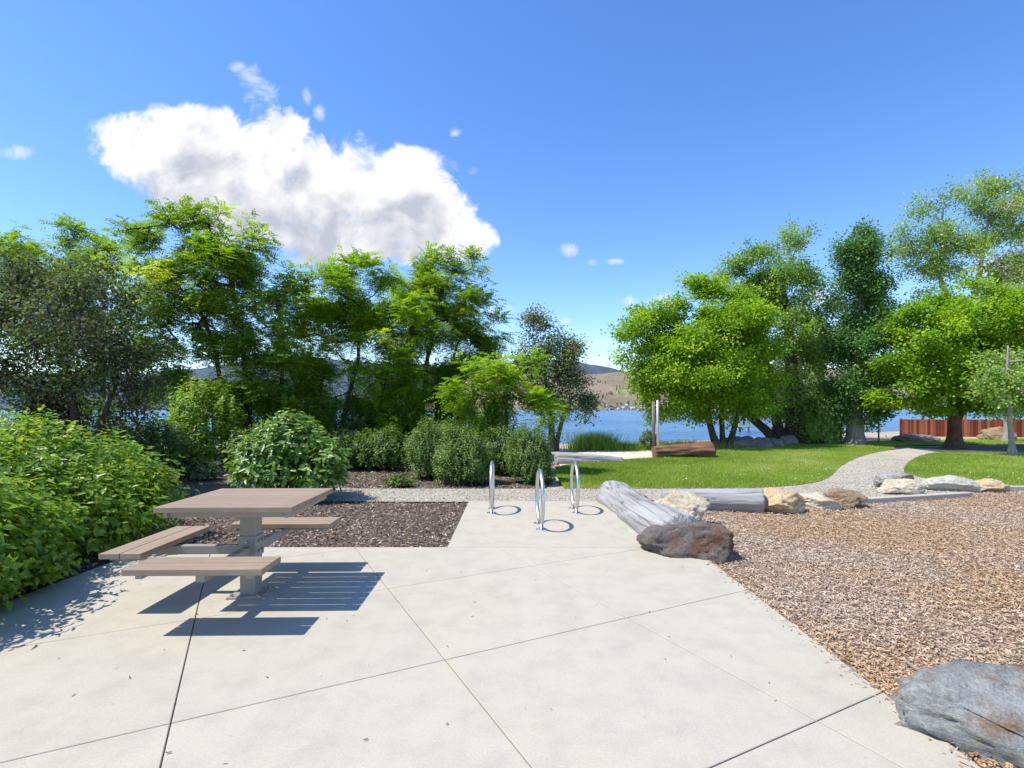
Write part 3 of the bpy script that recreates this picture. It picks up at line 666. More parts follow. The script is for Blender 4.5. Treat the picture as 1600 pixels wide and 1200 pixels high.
def log(name, label, a, b, ra, rb, m, seed, flare=0.0, sides=40, segs=46, squash=1.0, rough=0.16):
    """log whose own x axis runs along the grain; its ends are sawn"""
    a = Vector(a); b = Vector(b); d = b - a; L = d.length; bm = bmesh.new(); rings = []
    off = Vector((seed * 2.3, seed, 0))
    for i in range(segs + 1):
        t = i / segs; x = -L / 2 + L * t; r0 = ra + (rb - ra) * t + flare * max(0, 1 - t * 4) ** 2
        by = 0.05 * mnoise.noise(Vector((t * 2.2, seed, 0))); bz = 0.03 * mnoise.noise(Vector((t * 2.2, seed, 9)))
        ring = []
        for k in range(sides):
            th = 2 * math.pi * k / sides; q = Vector((x * 0.55, math.cos(th) * 1.3, math.sin(th) * 1.3)) + off
            r = r0 * (1 + rough * mnoise.fractal(q * (1 + 4 * max(0, rough - 0.16)), 1, 2, 4))
            gr = mnoise.noise(Vector((x * 0.4 + seed, th * 5.0 + 0.5 * mnoise.noise(Vector((x, th, seed))), 2.0)))
            r -= r0 * 0.10 * max(0, 0.22 - abs(gr)) / 0.22 * (0.5 + 0.5 * mnoise.noise(q * 0.7))
            ring.append(bm.verts.new((x, by + r * math.cos(th), bz + r * math.sin(th) * squash)))
        rings.append(ring)
    for i in range(segs):
        for k in range(sides): bm.faces.new((rings[i][k], rings[i + 1][k], rings[i + 1][(k + 1) % sides], rings[i][(k + 1) % sides]))
    for ring, s in ((rings[0], -1), (rings[-1], 1)):
        c = sum((v.co for v in ring), Vector()) / sides + Vector((s * 0.01, 0, 0)); cv_ = bm.verts.new(c)
        inn = [bm.verts.new(v.co * 0.5 + c * 0.5 + Vector((random.uniform(-.008, .008), 0, 0))) for v in ring]
        for k in range(sides):
            k2 = (k + 1) % sides
            bm.faces.new((ring[k], ring[k2], inn[k2], inn[k])); bm.faces.new((inn[k], inn[k2], cv_))
    bmesh.ops.recalc_face_normals(bm, faces=bm.faces)
    me = bm_mesh('log', bm, True)
    o = link(name, me, m); o.location = (a + b) / 2; o.rotation_euler = d.to_track_quat('X', 'Z').to_euler()
    return tag(o, label, 'log')
log('log', 'bleached grey log lying along the edge of the bicycle pad', (1.66, 8.50, 0.06), (1.86, 5.75, 0.04), 0.25, 0.30, MAT['driftwood'], 5, flare=0.04)
log('log', 'bleached grey log on wood chips with its sawn end against an orange cream boulder', (2.35, 8.15, 0.10), (3.74, 7.80, 0.12), 0.15, 0.20, MAT['driftwood'], 8)
log('log', 'reddish brown rotting log lying on the lawn edge beside the thin pole', (*gp(1022, 714)[:2], 0.12), (*gp(1112, 714)[:2], 0.18), 0.25, 0.33, MAT['rotten'], 12, squash=0.85, rough=0.34)
log('log', 'long grey driftwood log lying in sand beyond the shrubs', (*gp(868, 722)[:2], 0.05), (*gp(972, 721)[:2], 0.0), 0.24, 0.13, MAT['driftwood'], 15)
for k, (px, w, hh) in enumerate(((1158, 1.1, .5), (1178, .9, .55), (1200, 1.2, .5), (1222, 0.8, .45))):
    p = gp(px, 698)
    rock('shore_stone', ('dark stone in the low row, ' + ('next to the lime maple trunks', 'second from the lime maple trunks', 'beside the leaning cottonwood trunk', 'at the cottonwood foot')[k]), (p[0], p[1] + 0.5, 0.05), (w, 0.8, hh + 0.2), MAT['rk_dark'], 50 + k, 0, 6, sub=3, cat='stone')['group'] = 'stones in the row behind the lawn'

# ------------------------------------------------------------------ poles, fence, dock
p = gp(1027.5, 703)
t = thing('pole', 'slim pale metal pole strapped to a darker post beside the rotting log', 'pole', (p[0], p[1], -0.05))
link('metal_pole', tube_mesh('metal_pole', [(0, 0, 0), (0, 0, 1.9)], 0.045, 12), MAT['galv'], t)
link('timber_post', tube_mesh('timber_post', [(-0.12, 0.12, 0), (-0.12, 0.12, 1.85)], 0.06, 12), MAT['darkpole'], t)
for z in (0.7, 1.7): box('strap', (-0.05, 0.05, z), (0.22, 0.03, 0.03), MAT['galv'], t, 0.004, R(-45))
p = gp(1373, 690)
t = thing('pole', 'thin black pole standing between the poplar and the fence', 'pole', (p[0], p[1], -0.3))
link('shaft', tube_mesh('shaft', [(0, 0, 0), (0, 0, 1.9)], [0.04, 0.03], 8), MAT['darkpole'], t)
link('cap', tube_mesh('cap', [(0, 0, 1.9), (0, 0, 1.95)], [0.045, 0.02], 8), MAT['darkpole'], t)
# red board fence; its boards are about three pixels wide, so they are joined
fx0, fx1, fy0, fy1 = 22.6, 44.0, 30.4, 27.0
t = thing('fence', 'red cedar board fence behind the trees by the lake', 'fence', ((fx0 + fx1) / 2, (fy0 + fy1) / 2, -0.1), math.atan2(fy1 - fy0, fx1 - fx0))
FL = math.hypot(fx1 - fx0, fy1 - fy0); bm = bmesh.new(); att = []
nb = int(FL / 0.145)
for k in range(nb):
    n0 = len(bm.faces); box_bm(bm, -FL / 2 + (k + .5) * 0.145, random.uniform(-.004, .004), 0.53 + random.uniform(-.015, .015), 0.132, 0.02, 1.02); bm.faces.ensure_lookup_table()
    att += [random.random()] * (len(bm.faces) - n0)
me = bm_mesh('board', bm); at_ = me.attributes.new('v', 'FLOAT', 'FACE'); at_.data.foreach_set('value', att)
tag(link('board', me, MAT['fence'], t), kind='stuff')
for z in (0.2, 0.86): box('rail', (0, 0.04, z), (FL, 0.05, 0.09), MAT['dock'], t)
for k in range(10): box('post', (-FL / 2 + 0.1 + k * (FL - 0.2) / 9, 0.10, 0.54), (0.1, 0.1, 1.12), MAT['dock'], t)
dk = thing('dock', 'low timber dock on the water beyond the poplar trunk', 'dock', (32, 56, LAKE), R(8))
for k in range(24): 
    o = box('plank', (-8 + k * 0.68, 0, 0.55), (0.62, 1.8, 0.06), MAT['dock'], dk)
for k in range(5):
    for s in (-1, 1): link('pile', tube_mesh('pile', [(-7.6 + k * 3.8, s * 0.8, -2.0), (-7.6 + k * 3.8, s * 0.8, 1.0)], 0.12, 8), MAT['darkpole'], dk)
dk = thing('dock', 'long timber dock farther out on the water beyond the black pole', 'dock', (44, 82, LAKE), R(-4))
for k in range(30): box('plank', (-12 + k * 0.8, 0, 0.6), (0.74, 2.0, 0.07), MAT['dock'], dk)
for k in range(6):
    for s in (-1, 1): link('pile', tube_mesh('pile', [(-11.6 + k * 4.6, s * 0.9, -3.0), (-11.6 + k * 4.6, s * 0.9, 1.3)], 0.15, 8), MAT['darkpole'], dk)

# ------------------------------------------------------------------ vegetation
MAT['lf_locust'] = leafmat('locust_leaf', [(0.0, (0.0929, 0.1769, 0.0239)), (0.4, (0.1742, 0.3073, 0.0293)), (0.75, (0.3018, 0.4469, 0.0398)), (1.0, (0.4508, 0.4876, 0.0798))], 0.48)
MAT['lf_locust_b'] = leafmat('bright_locust_leaf', [(0.0, (0.1192, 0.2308, 0.0136)), (0.4, (0.2182, 0.3692, 0.0206)), (0.75, (0.3374, 0.4770, 0.0287)), (1.0, (0.4508, 0.4876, 0.0572))], 0.5)
MAT['lf_crab'] = leafmat('purple_green_leaf', [(0.0, (0.0548, 0.0536, 0.0407)), (0.4, (0.0983, 0.1206, 0.0592)), (0.75, (0.1312, 0.2280, 0.0741)), (1.0, (0.2843, 0.3486, 0.1852))], 0.25, 0.65, 0.12)
MAT['lf_maple'] = leafmat('bright_maple_leaf', [(0.0, (0.1099, 0.2351, 0.0124)), (0.4, (0.2042, 0.3674, 0.0187)), (0.75, (0.3140, 0.4850, 0.0229)), (1.0, (0.4048, 0.4968, 0.0416))], 0.48)
MAT['lf_cotton'] = leafmat('cottonwood_leaf', [(0.0, (0.1193, 0.2204, 0.0363)), (0.4, (0.1988, 0.3406, 0.0581)), (0.75, (0.3182, 0.4406, 0.0871)), (1.0, (0.4370, 0.4876, 0.1452))], 0.42, 0.4, 0.5)
MAT['lf_poplar'] = leafmat('dark_poplar_leaf', [(0.0, (0.0493, 0.1286, 0.0375)), (0.4, (0.0888, 0.2076, 0.0526)), (0.75, (0.1382, 0.2965, 0.0675)), (1.0, (0.2763, 0.4153, 0.1502))], 0.3, 0.45, 0.3)
MAT['lf_olive'] = leafmat('grey_olive_leaf', [(0.0, (0.0719, 0.1079, 0.0462)), (0.4, (0.1222, 0.1725, 0.0726)), (0.75, (0.1869, 0.2372, 0.1188)), (1.0, (0.3306, 0.3594, 0.2244))], 0.25, 0.55)
MAT['lf_dog'] = leafmat('dogwood_leaf', [(0.0, (0.0859, 0.1670, 0.0189)), (0.4, (0.1626, 0.2904, 0.0231)), (0.75, (0.2676, 0.4066, 0.0315)), (1.0, (0.4397, 0.4600, 0.0630))], 0.4, 0.42, 0.45)
MAT['lf_lilac'] = leafmat('broad_bush_leaf', [(0.0, (0.0729, 0.1575, 0.0302)), (0.4, (0.1368, 0.2550, 0.0423)), (0.75, (0.2187, 0.3450, 0.0604)), (1.0, (0.4010, 0.4600, 0.1449))], 0.3, 0.4, 0.5)
MAT['lf_privet'] = leafmat('small_shrub_leaf', [(0.0, (0.0680, 0.1371, 0.0267)), (0.4, (0.1263, 0.2177, 0.0425)), (0.75, (0.1941, 0.2903, 0.0607)), (1.0, (0.3105, 0.3871, 0.0970))], 0.25, 0.45)
MAT['lf_dark'] = leafmat('understory_leaf', [(0.0, (0.0549, 0.1170, 0.0262)), (0.5, (0.1098, 0.1950, 0.0407)), (1.0, (0.2413, 0.3510, 0.0726))], 0.38)

def skeleton(trunks, pts, rmax, tip_r=0.006, up_pen=0.55):
    """grow limbs from trunk polylines to every twig point; returns segments (p0, p1, r0, r1)"""
    nodes, par = [], []
    for tr in trunks:
        prev = -1
        for p in tr:
            nodes.append(np.array(p, float)); par.append(prev); prev = len(nodes) - 1
    nt_ = len(nodes); base = nodes[0]
    order = np.argsort(np.linalg.norm(pts - np.mean([tr[-1] for tr in trunks], axis=0), axis=1))
    for i in order:
        p = pts[i]; N = np.array(nodes); d = p - N; L = np.linalg.norm(d, axis=1)
        cost = L * (1 + up_pen * np.clip(-d[:, 2] / (L + 1e-6), 0, 1)) + np.where(np.arange(len(N)) == 0, 1.0, 0)
        j = int(np.argmin(cost)); q = N[j]; k = max(1, int(L[j] / 0.45)); prev = j
        for s in range(1, k + 1):
            t = s / k; x = q + (p - q) * t; 
            if s < k: x = x + RNG.normal(0, 0.035, 3) * L[j] ** 0.5; x[2] -= 0.06 * L[j] * math.sin(math.pi * t)
            nodes.append(x); par.append(prev); prev = len(nodes) - 1
    N = np.array(nodes); par = np.array(par); n = len(N); has = np.zeros(n, bool); has[par[par >= 0]] = True
    e = 2.2; area = np.where(has, 0.0, tip_r ** e)
    for i in range(n - 1, -1, -1):
        if par[i] >= 0: area[par[i]] += area[i]
    r = area ** (1 / e)
    r = np.maximum(r, tip_r)
    return N, par, r, nt_
def wood_mesh(name, N, par, r, idx, sides=6):
    idx = np.array([i for i in idx if par[i] >= 0], dtype=int); 
    if len(idx) == 0: return None
    A, B = N[par[idx]], N[idx]; ra, rb = np.minimum(r[par[idx]], r[idx] * 1.5), r[idx]
    d = unit(B - A); ref = np.tile(np.array((0.31, 0.53, 0.79)), (len(idx), 1)); s = unit(np.cross(d, ref)); u = np.cross(s, d)
    A = A - d * (ra * 0.35)[:, None]
    th = np.arange(sides) * 2 * np.pi / sides; cs_, sn = np.cos(th), np.sin(th)
    ringA = A[:, None] + (s[:, None] * cs_[None, :, None] + u[:, None] * sn[None, :, None]) * ra[:, None, None]
    ringB = B[:, None] + (s[:, None] * cs_[None, :, None] + u[:, None] * sn[None, :, None]) * rb[:, None, None]
    V = np.concatenate([ringA, ringB], 1); m = len(idx); base = (np.arange(m) * 2 * sides)[:, None]; k = np.arange(sides)[None]; k2 = (k + 1) % sides
    Fc = np.stack([base + k, base + k2, base + sides + k2, base + sides + k], -1).reshape(-1, 4)
    return np_mesh(name, V, Fc, 4, smooth_=True)
def trunk_mesh(name, lines, radii):
    """ring-built trunks with flare and knotty outline"""
    bm = bmesh.new(); sides = 14
    for li, (P, rr) in enumerate(zip(lines, radii)):
        P = [Vector(p) for p in P]; pts, rs = [], []
        for i in range(len(P) - 1):
            n = max(3, int((P[i + 1] - P[i]).length / 0.16))
            for k in range(n):
                t = k / n; pts.append(P[i].lerp(P[i + 1], t)); rs.append(rr[i] + (rr[i + 1] - rr[i]) * t)
        pts.append(P[-1]); rs.append(rr[-1]); rings = []
        for i, p in enumerate(pts):
            a = pts[max(0, i - 1)]; b = pts[min(len(pts) - 1, i + 1)]; tn = (b - a).normalized()
            s = tn.cross(Vector((0.2, 1, 0.1))).normalized(); u = s.cross(tn); ring = []
            p = p + Vector((mnoise.noise(p * 1.3 + Vector((li, 0, 0))), mnoise.noise(p * 1.3 + Vector((0, li, 5))), 0)) * rs[i] * 0.25 * min(1, i / 3)
            fl = 1 + 0.75 * max(0, 1 - i / 4.0) ** 2
            for k in range(sides):
                th = 2 * math.pi * k / sides
                q = 1 + 0.13 * mnoise.noise(Vector((math.cos(th) * 1.5, math.sin(th) * 1.5, p.z * 1.5 + li * 7))) + 0.12 * (fl - 1) * math.sin(th * 5 + li)
                ring.append(bm.verts.new(p + (s * math.cos(th) + u * math.sin(th)) * rs[i] * fl * q))
            rings.append(ring)
        for i in range(len(rings) - 1):
            for k in range(sides): bm.faces.new((rings[i][k], rings[i][(k + 1) % sides], rings[i + 1][(k + 1) % sides], rings[i + 1][k]))
        bm.faces.new(rings[-1])
    bmesh.ops.recalc_face_normals(bm, faces=bm.faces)
    return bm_mesh(name, bm, True)

def diamonds(c, d, s, l, w):
    """leaf quads from base c along d, half width w along s"""
    l = l[:, None]; w = w[:, None]
    return np.stack([c, c + d * l * 0.45 + s * w, c + d * l, c + d * l * 0.45 - s * w], 1)
def leaves_broad(tips, dirs, per, spread, size, flat=0.7, droop=0.3, cvar=None):
    n = len(tips); cl = np.repeat(np.arange(n), per); m = len(cl)
    off = RNG.normal(size=(m, 3)) * spread * np.array((1, 1, flat)); c = tips[cl] + off
    d = unit(unit(off) * 0.8 + rand_unit(m) * 0.9 + dirs[cl] * 0.5 + np.array((0, 0, -droop)))
    up = unit(rand_unit(m) * 0.75 + np.array((-0.2, -0.1, 1.0))); s = unit(np.cross(d, up))
    l = size * RNG.uniform(0.65, 1.3, m); V = diamonds(c, d, s, l, l * 0.36)
    v = np.clip(0.42 + (cvar[cl] if cvar is not None else 0) + RNG.normal(0, 0.21, m), 0, 1)
    return V, v
def leaves_frond(tips, dirs, per, length, leaflet, pairs=5, cvar=None, spread=0.10):
    n = len(tips); cl = np.repeat(np.arange(n), per); m = len(cl)
    a = RNG.uniform(0, 2 * np.pi, m)
    d = np.stack([np.cos(a), np.sin(a), RNG.normal(0.12, 0.28, m)], 1); d = unit(d + dirs[cl] * 0.7)
    s = unit(np.cross(d, np.tile((0, 0, 1.0), (m, 1)) + RNG.normal(0, 0.25, (m, 3)))); L = length * RNG.uniform(0.6, 1.25, m)
    b = tips[cl] + RNG.normal(0, spread, (m, 3)); cv_ = (cvar[cl] if cvar is not None else np.zeros(m)) + RNG.normal(0, 0.07, m)
    Vs, vs_ = [], []
    for j in range(pairs + 1):
        t = 0.22 + 0.78 * j / pairs; p = b + d * (L * t)[:, None]; p[:, 2] -= L * 0.28 * t * t
        fw = unit(d - np.array((0, 0, 0.5 * t)))
        for sd in ((-1, 1) if j < pairs else (0,)):
            dd = unit(s * sd + fw * 0.45 + RNG.normal(0, 0.12, (m, 3)) + np.array((0, 0, -0.15))) if sd else fw
            ww = unit(np.cross(dd, np.cross(s, d)))
            l = leaflet * RNG.uniform(0.8, 1.2, m) * (1.0 - 0.25 * abs(t - 0.5)); Vs.append(diamonds(p, dd, ww, l, l * 0.27))
            vs_.append(np.clip(0.42 + cv_ + RNG.normal(0, 0.08, m), 0, 1))
    return np.concatenate(Vs), np.concatenate(vs_)
def lobe_pts(lobes, Y, dens, ry_k=1.0, clump=0.30, cv=0.15, flat=0.5):
    """twig points gathered in flattened leaf clumps through the crown volume; lobes in (px, py, rx, rz[, dy])"""
    P, D, K = [], [], []
    for lb in lobes:
        px, py, rx, rz = lb[:4]; dy = lb[4] if len(lb) > 4 else RNG.uniform(-0.35, 0.35) * rx * Y / F
        y = Y + dy; c = np.array(at(px, py, y)); k = y / F; rad = np.array((rx * k, (rx + rz) / 2 * k * ry_k, rz * k))
        n = max(8, int(dens * (rad[0] * rad[1] * rad[2]) ** (2 / 3) * 4))
        g = max(4, int(n / 9)); u = rand_unit(g); r = np.where(RNG.random(g) < 0.75, RNG.uniform(0.7, 1.06, g), RNG.uniform(0.2, 0.7, g))
        cc = c + u * rad * r[:, None]; m = rad.mean(); sr = np.clip(m * clump, 0.16, 0.55) * RNG.uniform(0.6, 1.25, g); kv = RNG.normal(0, cv, g)
        j = RNG.integers(0, g, n); o = RNG.normal(0, 0.62, (n, 3)) * np.array((1, 1, flat)) * sr[j][:, None]
        P.append(cc[j] + o); D.append(unit(u[j] * 0.8 + unit(o) * 0.7)); K.append(kv[j])
    return np.concatenate(P), np.concatenate(D), np.concatenate(K)
def tree(name, label, Y, trunks, radii, lobes, dens, leaf, bark_m, leaf_m, group=None, cat='tree', tip_r=0.006, up_pen=0.55, sides=5, ry_k=1.0, base_z=-0.06, cv=0.17, min_z=None, limb_max=0.09):
    """trunks: polylines of (px, py[, dy]); the first point of each stands on the ground"""
    lines = []
    for tr in trunks:
        L = [at(q[0], q[1], Y + (q[2] if len(q) > 2 else 0)) for q in tr]
        L[0] = (L[0][0], L[0][1], base_z); lines.append(L)
    P, D, K = lobe_pts(lobes, Y, dens, ry_k, cv=cv, flat=0.5 if leaf[0] == 'frond' else 0.85)
    k = P[:, 2] > 0.3; P, D, K = P[k], D[k], K[k]
    fine = [[tuple(np.array(L[i]) + (np.array(L[i + 1]) - np.array(L[i])) * t) for i in range(len(L) - 1) for t in (0, 0.5)] + [L[-1]] for L in lines]
    N, par, r, ntr = skeleton(fine, P, 0, tip_r, up_pen)
    r = np.minimum(r, limb_max)
    base = np.array(lines[0][0]); root = thing(name, label, cat, tuple(base), 0, group)
    sub = lambda me: me.transform(Matrix.Translation(-Vector(base)))
    which = np.zeros(len(N), int); q = 0
    for li, f_ in enumerate(fine): which[q:q + len(f_)] = li; q += len(f_)
    for i in range(ntr, len(N)): which[i] = which[par[i]]
    for li in range(len(lines)):
        me = trunk_mesh('trunk', [lines[li]], [radii[li]]); sub(me); tr_ = link('trunk', me, bark_m, root)
        me = wood_mesh('branches', N, par, r, [i for i in range(ntr, len(N)) if which[i] == li], sides)
        if me is not None: sub(me); tag(link('branches', me, bark_m, tr_), kind='stuff')
    cvar = K + RNG.normal(0, cv * 0.4, len(P)); kind = leaf[0]
    if kind == 'frond': V, v = leaves_frond(P, D, leaf[1], leaf[2], leaf[3], leaf[4], cvar)
    else: V, v = leaves_broad(P, D, leaf[1], leaf[2], leaf[3], leaf[4] if len(leaf) > 4 else 0.7, leaf[5] if len(leaf) > 5 else 0.3, cvar)
    keep = V[..., 2].min(1) > -0.03; V, v = V[keep], v[keep]
    me = np_mesh('crown', V, np.arange(4 * len(V)).reshape(-1, 4), 4, v); sub(me); link('crown', me, leaf_m, root)
    return root
FR = ('frond', 10, 0.36, 0.078, 5)
B = MAT
tree('locust_tree', 'airy green locust tree behind the purple leaved tree', 15.5, [[(105, 730), (108, 640), (100, 540), (90, 450)], [(150, 730), (160, 620), (165, 520)]], [[.12, .10, .08, .04], [.09, .07, .04]],
     [(110, 400, 70, 45), (40, 405, 55, 40), (-10, 450, 60, 60), (150, 450, 60, 55), (60, 470, 80, 60), (130, 540, 80, 60), (120, 365, 20, 22), (45, 368, 16, 18), (175, 400, 34, 28), (190, 520, 40, 50), (200, 600, 44, 40)], 22, FR, B['bark_dark'], B['lf_locust'])
tree('locust_tree', 'tallest locust tree with layered feathery crown and several dark stems', 13.8, [[(392, 735), (388, 640), (380, 540), (360, 430), (330, 370)], [(358, 735), (352, 640), (335, 540), (300, 450)], [(420, 735), (436, 640), (445, 540), (430, 460)]],
     [[.10, .08, .065, .05, .03], [.085, .065, .05, .03], [.07, .055, .04, .03]],
     [(325, 425, 85, 62), (300, 370, 58, 36), (375, 395, 50, 42), (245, 440, 58, 52), (395, 470, 66, 52), (320, 510, 70, 40), (440, 480, 32, 45), (215, 390, 42, 36), (280, 335, 20, 22), (345, 345, 34, 20), (405, 360, 14, 18), (400, 560, 50, 28), (270, 540, 50, 40), (450, 560, 22, 30), (300, 590, 55, 35), (400, 620, 60, 26), (350, 640, 50, 30), (445, 645, 34, 24), (255, 615, 36, 34), (440, 590, 45, 35), (380, 585, 50, 35), (330, 560, 50, 30), (460, 450, 18, 22), (415, 530, 40, 40), (300, 470, 60, 40)], 24, FR, B['bark_dark'], B['lf_locust'])
tree('locust_tree', 'bright green locust tree with dark stems behind the rounded shrubs', 14.8, [[(540, 735), (535, 660), (560, 560), (560, 470)], [(515, 735), (508, 650), (490, 560)], [(575, 735), (590, 650), (610, 560)]],
     [[.085, .07, .05, .03], [.07, .05, .03], [.07, .05, .03]],
     [(540, 465, 70, 45), (575, 535, 90, 48), (500, 525, 60, 45), (560, 430, 45, 32), (620, 500, 55, 50), (590, 590, 70, 30), (490, 585, 45, 28), (525, 425, 26, 22), (455, 520, 24, 22), (600, 425, 30, 25), (480, 640, 44, 28), (550, 640, 55, 30), (615, 645, 44, 28), (500, 560, 40, 30), (575, 680, 40, 22), (465, 590, 34, 34), (520, 600, 44, 34), (640, 590, 40, 40), (470, 545, 30, 30), (500, 470, 40, 36)], 24, FR, B['bark_dark'], B['lf_locust_b'])
tree('locust_tree', 'round topped locust tree with dark forked trunk beside the small bright tree', 16.0, [[(655, 730), (660, 640), (668, 560), (690, 460)], [(662, 730), (690, 620), (720, 520)], [(648, 730), (640, 640), (625, 560)]],
     [[.10, .08, .06, .03], [.08, .06, .03], [.07, .05, .03]],
     [(690, 455, 75, 48), (660, 425, 46, 28), (735, 500, 46, 52), (700, 550, 66, 40), (640, 520, 50, 42), (765, 520, 22, 36), (655, 600, 45, 28), (720, 415, 40, 18), (700, 400, 14, 12), (735, 590, 40, 30), (660, 400, 12, 10), (690, 640, 46, 30), (640, 650, 40, 26), (740, 540, 40, 36), (765, 590, 26, 26), (700, 600, 50, 36), (620, 470, 40, 40), (680, 510, 50, 40)], 24, FR, B['bark_dark'], B['lf_locust'])
tree('locust_tree', 'small bright yellow green locust tree above the rounded shrubs', 12.6, [[(790, 745), (792, 680), (790, 620), (800, 580)], [(780, 745), (765, 670), (755, 630)]], [[.055, .045, .035, .02], [.04, .03, .02]],
     [(790, 595, 58, 36), (738, 618, 40, 24), (840, 640, 42, 28), (770, 650, 52, 20), (820, 572, 28, 18), (800, 625, 60, 32), (865, 655, 20, 16)], 28, ('frond', 10, 0.32, 0.075, 5), B['bark_dark'], B['lf_locust_b'])
tree('crabapple_tree', 'dark purple leaved tree behind the leafy hedge shrubs', 9.6, [[(120, 770), (122, 690), (110, 600), (100, 520)], [(130, 770), (150, 680), (185, 590)], [(110, 770), (70, 680), (40, 600)]], [[.10, .08, .05, .03], [.07, .05, .03], [.07, .05, .03]],
     [(60, 500, 80, 75), (150, 520, 85, 85), (205, 560, 48, 65), (30, 590, 80, 60), (130, 440, 62, 38), (170, 620, 70, 45), (225, 470, 35, 28), (90, 620, 70, 45), (-40, 500, 70, 90), (20, 420, 40, 30)], 34, ('broad', 40, 0.15, 0.062, 1.0, 0.5), B['bark_dark'], B['lf_crab'], limb_max=0.05)
tree('russian_olive_tree', 'grey green wispy tree standing alone at the sandy shore', 19.5, [[(862, 703), (862, 670), (855, 620), (850, 560)], [(866, 703), (880, 650), (895, 620)]], [[.14, .12, .08, .04], [.10, .07, .04]],
     [(858, 565, 46, 52), (840, 512, 22, 24), (885, 600, 42, 36), (908, 640, 34, 20), (832, 560, 32, 40), (850, 635, 30, 28), (880, 540, 24, 28), (838, 495, 8, 10), (925, 632, 16, 12)], 20, ('broad', 60, 0.17, 0.085, 0.9, 0.3), B['bark_dark'], B['lf_olive'])
tree('maple_tree', 'bright lime green maple with three splayed trunks on the lawn edge', 21.4, [[(1120, 697), (1107, 655), (1098, 600), (1080, 540)], [(1130, 697), (1127, 655), (1130, 590), (1125, 500)], [(1138, 697), (1151, 655), (1165, 590), (1170, 520)]], [[.14, .125, .10, .06], [.11, .10, .08, .05], [.125, .11, .09, .05]],
     [(1090, 555, 85, 72), (1150, 525, 72, 62), (1030, 540, 46, 55), (985, 520, 20, 20), (1005, 495, 28, 22), (1190, 580, 42, 52), (1060, 485, 46, 30), (1120, 630, 68, 28), (1060, 635, 45, 28), (1165, 480, 46, 34), (1180, 620, 42, 32), (1022, 595, 32, 34), (1100, 460, 40, 22), (1085, 440, 16, 14), (985, 555, 20, 14), (1125, 580, 70, 50), (1050, 560, 50, 50), (1190, 530, 40, 40)], 17, ('broad', 72, 0.21, 0.11, 0.6, 0.45), B['bark_maple'], B['lf_maple'], cv=0.16)
tree('cottonwood_tree', 'tall yellow green cottonwood with massive dark trunk behind the lime maple', 24.0, [[(1246, 695), (1242, 650), (1235, 560), (1225, 450)], [(1215, 695), (1196, 672), (1160, 640), (1140, 600)], [(1222, 695), (1212, 650), (1195, 560), (1180, 470)]], [[.62, .42, .24, .08], [.24, .20, .14, .08], [.26, .20, .12, .05]],
     [(1180, 440, 52, 48), (1225, 410, 38, 42), (1130, 430, 26, 20), (1240, 470, 44, 52), (1215, 535, 55, 55), (1250, 595, 50, 60), (1200, 630, 40, 36), (1268, 655, 30, 26), (1160, 415, 24, 20), (1240, 375, 22, 14), (1205, 385, 26, 14), (1280, 610, 30, 40), (1270, 540, 36, 50), (1210, 470, 46, 46), (1235, 640, 50, 36)], 12, ('broad', 66, 0.22, 0.105, 0.7, 0.4), B['bark_dark'], B['lf_cotton'])
tree('willow_tree', 'slender blue green tree between the cottonwood and the poplar', 27.5, [[(1285, 690), (1284, 600), (1278, 480)]], [[.2, .16, .06]],
     [(1275, 500, 20, 50), (1265, 565, 26, 42), (1284, 570, 20, 50), (1278, 448, 10, 16)], 10, ('broad', 50, 0.24, 0.12, 1.0, 0.5), B['bark_dark'], B['lf_poplar'])
tree('poplar_tree', 'upright dark green poplar with thick pale grey trunk', 22.6, [[(1335, 696), (1336, 650), (1340, 560), (1345, 430), (1345, 380)]], [[.34, .31, .22, .12, .04]],
     [(1345, 415, 32, 40), (1345, 475, 42, 48), (1345, 545, 44, 52), (1340, 610, 44, 40), (1345, 382, 22, 22), (1345, 400, 28, 26), (1374, 440, 14, 30), (1365, 640, 26, 18), (1320, 410, 12, 20), (1330, 640, 30, 20), (1345, 510, 44, 40)], 24, ('broad', 64, 0.21, 0.105, 0.9, 0.35), B['bark_grey'], B['lf_poplar'])
tree('cottonwood_tree', 'very tall thinly leaved cottonwood rising behind the red fence', 38.0, [[(1495, 680), (1490, 560), (1478, 460), (1450, 380)], [(1500, 680), (1510, 540), (1530, 430), (1545, 340)]], [[.40, .28, .18, .06], [.36, .26, .16, .05]],
     [(1430, 375, 38, 46), (1500, 360, 34, 34), (1480, 300, 22, 14), (1545, 330, 46, 46), (1575, 385, 30, 36), (1455, 440, 34, 28), (1510, 420, 42, 28), (1395, 365, 20, 16), (1545, 290, 30, 14), (1600, 330, 40, 40), (1440, 330, 22, 18), (1590, 440, 40, 40), (1620, 400, 60, 60), (1410, 400, 16, 22), (1445, 400, 20, 24), (1520, 305, 18, 20), (1465, 335, 12, 20), (1560, 300, 16, 24), (1490, 395, 22, 20)], 4.4, ('broad', 54, 0.36, 0.15, 0.8, 0.3), B['bark_pale'], B['lf_cotton'], tip_r=0.014, limb_max=0.12)
